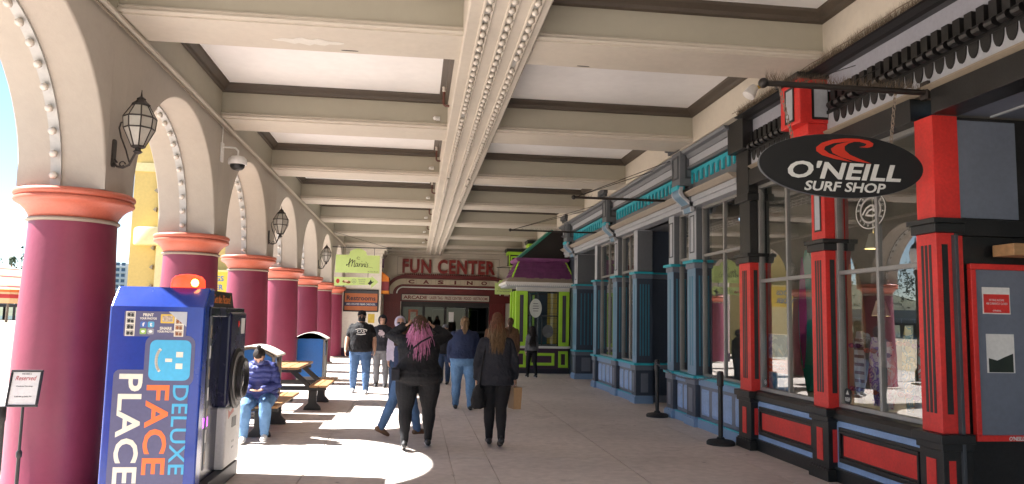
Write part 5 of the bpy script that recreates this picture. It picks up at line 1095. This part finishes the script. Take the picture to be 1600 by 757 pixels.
    add_mesh('body', remesh(b, vox, 3), skin, R)
    b = MB(); b.T = HT
    for sx in (-1, 1): b.ball((sx*.03,.089,1.580), (.013,.008,.008), 8, 6)
    b.build('eyes', SHOEB, R, True)
    # trousers
    if trousers:
        b = MB(); torso(b, .79, .012, 1.07)
        for i in (0, 1): leg(b, i, .011, 1, 0 if tight else .018)
        add_mesh('trousers', remesh(b, vox, 3, .011 if not tight else .005, 11, seed), trousers, R)
    if top:
        b = MB(); torso(b, hem, .030 if tight < 2 else .019, 1.47)
        if skirt: b.T = LT; b.loft([(hem-.02,0,-.01,.19*gl+.03,.14*gl+.03),(hem+.1,0,-.01,.186*gl+.02,.135*gl+.02)], 20); b.T = None
        for i in (0, 1): arm(b, i, .013, .62 if sleeve == 'short' else 1.95)
        if hood: b.T = LT; b.limb([(-.10,-.06,1.42),(0,-.115,1.40),(.10,-.06,1.42)], [.035,.05,.035], 10); b.T = None
        tm_ = remesh(b, vox, 3, .012, 12, seed+3)
        if quilt:
            for v in tm_.vertices: v.co += v.normal*(.016*abs(sin(pi*(v.co.z+.02*noise.noise(v.co*6))/quilt))-.006)
        add_mesh('top', tm_, top, R)
    for i in (0, 1):
        fp = FP[i]; b = MB(); b.limb(fp, [(.040,.042), (.044,.05), (.046,.040), (.038,.028)], 12); b.limb([J[i][2]+Vector((0,-.005,.02)), J[i][2]+Vector((0,.0,-.03))], [.043, .042], 12)
        so = add_mesh('shoe', remesh(b, .009, 2), shoes or SHOEB, R)
        if sole:
            b = MB(); q = [p.copy() for p in fp]; b.limb([q[0]+Vector((0,0,-.022)), q[1]+Vector((0,0,-.034)), q[2]+Vector((0,0,-.022)), q[3]+Vector((0,0,-.012))], [(.042,.014),(.046,.014),(.047,.014),(.036,.012)], 12); b.build('sole', sole, so, True)
    # hair
    if hair:
        kind, m1, L_, sp_ = hair[:4]; m2 = hair[4] if len(hair) > 4 else m1
        rnd = random.Random(seed*7+1); b = MB(); b.T = HT
        n, m = 20, 12; cen = Vector((0,-.012,1.60)); rad = (.088,.108,.106)
        vs_ = []; fs_ = []
        for j in range(m+1):
            ph = -pi*.35+pi*.85*j/m
            for i in range(n): a = 2*pi*i/n; vs_.append(Vector((cen.x+rad[0]*cos(ph)*sin(a), cen.y+rad[1]*cos(ph)*cos(a), cen.z+rad[2]*sin(ph)))*1.0+Vector((rnd.uniform(-.003,.003), rnd.uniform(-.003,.003), rnd.uniform(-.003,.003))))
        for j in range(m):
            for i in range(n):
                f = (j*n+i, j*n+(i+1) % n, (j+1)*n+(i+1) % n, (j+1)*n+i); c_ = sum((vs_[q] for q in f), Vector())/4
                if (c_.y > .035 and c_.z < 1.635) or c_.z < 1.505 and c_.y > -.02: continue
                fs_.append(f)
        b.add(vs_, fs_)
        if kind == 'long':
            N_ = 520; ys = .115*g+.035
            for q in range(N_):
                az = rnd.uniform(-1, 1); az = (1 if az > 0 else -1)*abs(az)**.8*radians(112); e0 = rnd.uniform(.0, 1.15)
                d = Vector((sin(az), -cos(az), 0)); p0 = cen+Vector((d.x*rad[0]*cos(e0), d.y*rad[1]*cos(e0), rad[2]*sin(e0)))*1.0; LL = L_*rnd.uniform(.75, 1.08); ex = d.x*(.075+sp_*rnd.uniform(.4, 1.3)); ey = -(.03+ys*max(0, -d.y)*rnd.uniform(.75, 1.1))
                wv = rnd.uniform(0, 6.28); pts = []; zt = 1.60
                for t_ in range(8):
                    u = t_/7; uu = u*u*(3-2*u)
                    bx = p0.x*(1-uu)+ex*uu+ .009*sin(wv+u*7); by = p0.y*(1-uu)+ey*uu-.035*sin(pi*min(1, u*1.6))*max(.2, -d.y); bz = p0.z+(.018 if t_ == 1 else 0)-(LL+(p0.z-1.58))*u**1.15
                    pts.append((bx+d.x*.012*sin(pi*u), by, bz))
                r0 = rnd.uniform(.0035, .0068); rr = [r0*.8, r0, r0, r0, r0*.95, r0*.8, r0*.6, r0*.25]; nr = 3 if m2 is not m1 else 8
                if nr == 8: b.tube(pts, rr, 3)
                else:
                    cut = rnd.choice((1, 2, 2, 3)); b.k = 0; b.tube(pts[:cut+1], rr[:cut+1], 3); b.k = 1; b.tube(pts[cut:], rr[cut:], 3); b.k = 0
        elif kind in ('pony', 'bun'):
            b.ball((0,-.125,1.63), (.04,.04,.045), 12, 8)
            if kind == 'pony':
                for q in range(140):
                    ox, oy = rnd.uniform(-.035,.035), rnd.uniform(-.025,.025); LL = L_*rnd.uniform(.7, 1.05); wv = rnd.uniform(0, 6); b.tube([(ox*.5, -.13, 1.64), (ox+.01*sin(wv), -.165+oy, 1.58), (ox*1.3+.012*sin(wv+2), -.165+oy, 1.60-LL*.6), (ox*.7, -.15+oy, 1.60-LL)], [.006,.008,.006,.002], 3)
        elif kind == 'top_bun': b.ball((0,-.05,1.725), (.035,.035,.03), 12, 8)
        b.build('hair', [m1, m2], R, True)
    if mask:
        b = MB(); b.T = HT; n, m = 12, 6; vs_ = []; fs_ = []
        for j in range(m+1):
            for i in range(n+1): a = radians(-75+150*i/n); z_ = 1.482+.082*j/m; k_ = 1+.10*cos(a)*sin(pi*j/m); vs_.append((.077*sin(a)*k_, .012+.090*cos(a)*k_, z_))
        fs_ = [(j*(n+1)+i, j*(n+1)+i+1, (j+1)*(n+1)+i+1, (j+1)*(n+1)+i) for j in range(m) for i in range(n)]; b.add(vs_, fs_); b.build('face_mask', mask, R, True)
    if cap:
        b = MB(); b.T = HT; b.lathe([(.092,1.605),(.094,1.63),(.088,1.665),(.066,1.70),(.03,1.718),(.004,1.72)], (0,-.005,0), 20); b.prism([(.085*cos(a), .07+.10*sin(a)) for a in [pi*i/10 for i in range(11)]], 1.605, 1.615, 'z'); b.build('cap', cap, R, True)
    if hood and hood[1]:
        b = MB(); b.T = HT; n, m = 18, 10; vs_ = []; fs_ = []
        for j in range(m+1):
            ph = -pi*.42+pi*.9*j/m
            for i in range(n): a = 2*pi*i/n; vs_.append(Vector((.112*cos(ph)*sin(a), -.02+.125*cos(ph)*cos(a), 1.585+.135*sin(ph))))
        for j in range(m):
            for i in range(n):
                f = (j*n+i, j*n+(i+1) % n, (j+1)*n+(i+1) % n, (j+1)*n+i); c_ = sum((vs_[q] for q in f), Vector())/4
                if c_.y > .05 and c_.z < 1.675 and abs(c_.x) < .075: continue
                fs_.append(f)
        b.add(vs_, fs_); b.build('hood', hood[0], R, True)
    if glasses:
        b = MB(); b.T = HT; b.ball((-.032,.098,1.578), (.026,.008,.019), 10, 6); b.ball((.032,.098,1.578), (.026,.008,.019), 10, 6); b.box(-.075, .075, .088, .094, 1.585, 1.591); b.build('glasses', SHOEB, R, True)
    R['lt'] = dz
    return R
AWAY, TOWARD = 0.0, pi
# pink-haired woman, arms raised to her head
purple = person('person with long pink hair and black clothes raising both hands to the head', .06, 9.75, AWAY+.05, 1.62, 1.62, ((-.16,.12),(.16,.05)), (((-.62,.72,.22),(.76,-.40,.50)), ((.70,.66,.20),(-.78,-.36,.48))), .04, top=BLKC, hem=.93, trousers=BLKC, tight=2, shoes=SHOEB, sole=SHOEW, hair=('long', H_BRN, .43, .12, H_PNK), head=(0,.12), seed=2, foot_up=(.25,0), hipw=1.08, vox=.012)
# woman with bags
bagw = person('person in charcoal jacket with long brown hair walking away carrying bags', 1.07, 9.97, AWAY, 1.62, 1.20, ((.10,.02),(-.14,.25)), (((-.30,.0,-1),(-.02,.25,-1)), ((.34,-.05,-1),(.05,.35,-1))), -.07, top=CHAR, hem=.80, trousers=BLKC, tight=1, shoes=SHOEB, hair=('long', H_RED, .36, .05, H_BLD), seed=3, skirt=1, foot_up=(0,.3), vox=.012)
person('person in navy hoodie and light jeans with blonde ponytail walking away', .90, 13.87, AWAY, 1.64, 1.42, ((.14,.02),(-.12,.12)), (((-.28,.05,-1),(.02,.35,-1)), ((.28,-.05,-1),(-.1,.3,-1))), .02, top=NAVC, hem=.92, trousers=JEANL, shoes=SHOEB, hair=('pony', H_BLD, .22, 0), hood=(NAVC, False), seed=4)
person('person in dark sweater and jeans stepping past behind the pink-haired one', -.13, 10.75, AWAY-1.0, 1.50, 1.05, ((-.34,.12),(.28,.05)), (((-.15,.15,-1),(0,.5,-1)), ((.2,-.1,-1),(.05,.3,-1))), .02, top=NAVC, hem=.84, trousers=JEAN, shoes=SHOET, hair=('long', H_BRN, .2, .02), seed=5, foot_up=(.45,0))
person('person in lavender hood with sunglasses and pale mask facing the camera', -.28, 14.5, TOWARD+.1, 1.62, 1.02, ((.15,.05),(-.15,.15)), None, .02, top=LAVC, hem=.82, trousers=JEAND, shoes=SHOEW, hood=(LAVC, True), glasses=True, mask=cloth('mask_lilac', (.38,.36,.52)), seed=6)
manp = person('man in black printed tee, cap and jeans walking towards the camera', -1.14, 16.6, TOWARD+.05, 1.72, 1.36, ((.16,.06),(-.14,.16)), (((-.35,-.1,-1),(-.05,.55,-1)), ((.35,.05,-1),(.1,.45,-1))), .05, top=BLKC, hem=.84, sleeve='short', trousers=JEAN, shoes=SHOEG, sole=SHOEW, hair=('short', H_DK, 0, 0), cap=BLKC, mask=MASKM, glasses=True, seed=7, hipw=.92)
hoodp = person('person in black printed hoodie with hood up beside the man in cap', -.76, 18.1, TOWARD-.05, 1.64, 1.12, ((.10,.05),(-.10,.1)), (((-.25,.0,-1),(.0,.4,-1)), ((.25,0,-1),(0,.4,-1))), .03, top=CHAR, hem=.84, trousers=GREYC, shoes=SHOEB, hood=(CHAR, True), hair=('short', H_DK, 0, 0), seed=8)
person('child in grey cap and black mask standing before the arcade doors', .76, 19.1, TOWARD-.2, 1.44, 1.0, ((.10,.05),(-.08,.1)), None, .03, top=BLKC, hem=.84, trousers=JEAND, shoes=SHOEB, cap=GREYC, mask=MASKM, hair=('short', H_DK, 0, 0), seed=9)
person('person with auburn hair mostly hidden behind the one carrying bags', 1.50, 13.9, AWAY, 1.73, 1.0, ((.15,.05),(-.18,.2)), None, .02, top=BRNC, hem=.84, trousers=BLKC, shoes=SHOEB, hair=('long', H_RED, .30, .04), seed=10)
person('person in brown jacket with hair tied up near the ticket booth', 2.32, 18.5, AWAY-.1, 1.64, 1.05, ((.12,.05),(-.12,.12)), None, .02, top=BRNC, hem=.84, trousers=BLKC, shoes=SHOEB, hair=('pony', H_BRN, .30, 0), seed=11)
person('girl in grey top with long dark hair walking past the ticket booth', 3.31, 21.4, AWAY+.15, 1.44, .86, ((.22,.04),(-.20,.15)), None, .01, top=GREYC, hem=.88, trousers=BLKC, tight=1, shoes=SHOEB, sole=SHOEW, hair=('long', H_DK, .56, .05), seed=12)
PUFF = cloth('purple_puffer', (.04,.05,.18), .45, .25, .7, 16)
sit = person('seated person in purple puffer jacket, jeans and mask on the near bench', -2.02, 10.55, TOWARD+.05, 1.50, 1.36, ((1.38,1.42),(1.30,1.36)), (((-.32,.15,-1),(.75,.62,-.2)), ((.32,.15,-1),(-.75,.62,-.2))), .06, lean=.34, head=(0,-.5), skin=SKIN, top=PUFF, hem=.84, trousers=JEANL, shoes=SHOEW, sole=SHOEW, hair=('top_bun', H_DK, 0, 0), mask=cloth('mask_print', (.13,.14,.30), .7, .5), seat=.47/(1.5/1.7), seed=13, quilt=.085)
for q, z_ in enumerate((.62, .72, .82, .92)): pass
# printed chests
def chest(p, kids): 
    t = empty('shirt_print', (0, .172 if p is hoodp else .232, 1.26+p['lt']), pi, p); t.rotation_euler = (radians(8), 0, pi); kids(t)
def pr1(t):
    text('lettering', 'OS', .17, .07, SHOEW, t, (0,0,.02), depth=.002, shear=.2); flat('print', stroke([(-.12,.05),(-.05,.075),(.04,.07),(.12,.05),(.1,.02)], .015)+stroke([(-.09,-.04),(0,-.05),(.09,-.035)], .02), SHOEW, t, (0,0,0), depth=.002)
chest(manp, pr1); chest(hoodp, lambda t: flat('print', [ell(0,0,.08,.06,16), rect(-.02,.07,.09,.03), rect(.02,-.08,.10,.02)], mat('print_lilac', (.40,.33,.36), .6, .6, 30), t, (0,0,0), depth=.002))
# carried bags
t = thing('handbag', 'soft black shoulder bag hanging at the left of the charcoal jacket', 'bag', (.845, 9.93, .48))
b = MB().loft([(0,0,0,.05,.06),(.02,0,0,.085,.11),(.12,0,0,.10,.15),(.24,0,0,.07,.13),(.30,0,0,.03,.10)], 16); add_mesh('pouch', remesh(b, .012, 2, .015, 12, 4), BLKC, t); MB().tube([(0,-.09,.27),(.03,-.08,.55),(.08,-.06,.82),(.11,.0,.90),(.09,.06,.80),(.03,.08,.55),(0,.09,.27)], (.012), 6).build('strap', BLKC, t, True)
t = thing('paper_bag', 'tan paper shopping bag carried at the right of the charcoal jacket', 'bag', (1.335, 10.05, .47), .25); PB = mat('kraft_paper', (.36,.22,.11), .7, .12, 4, .1, 20)
MB().taper((0,0), (.05,.10), (.06,.12), 0, .28).build('sack', PB, t); MB().tube([(0,-.06,.28),(0,-.05,.38),(0,.05,.38),(0,.06,.28)], .005, 5).build('handle', PB, t)
t = thing('shoulder_bag', 'small dark bag on a strap across the back of the pink-haired person', 'bag', (-.22, 9.62, .86)); b = MB().box(-.05, .05, -.11, .11, 0, .15); add_mesh('pouch', remesh(b, .012, 4), CHAR, t); MB().tube([(.0,-.02,.14),(.05,-.10,.24),(.16,-.135,.36),(.30,-.13,.48),(.42,-.05,.54)], .011, 6).build('strap', CHAR, t, True)
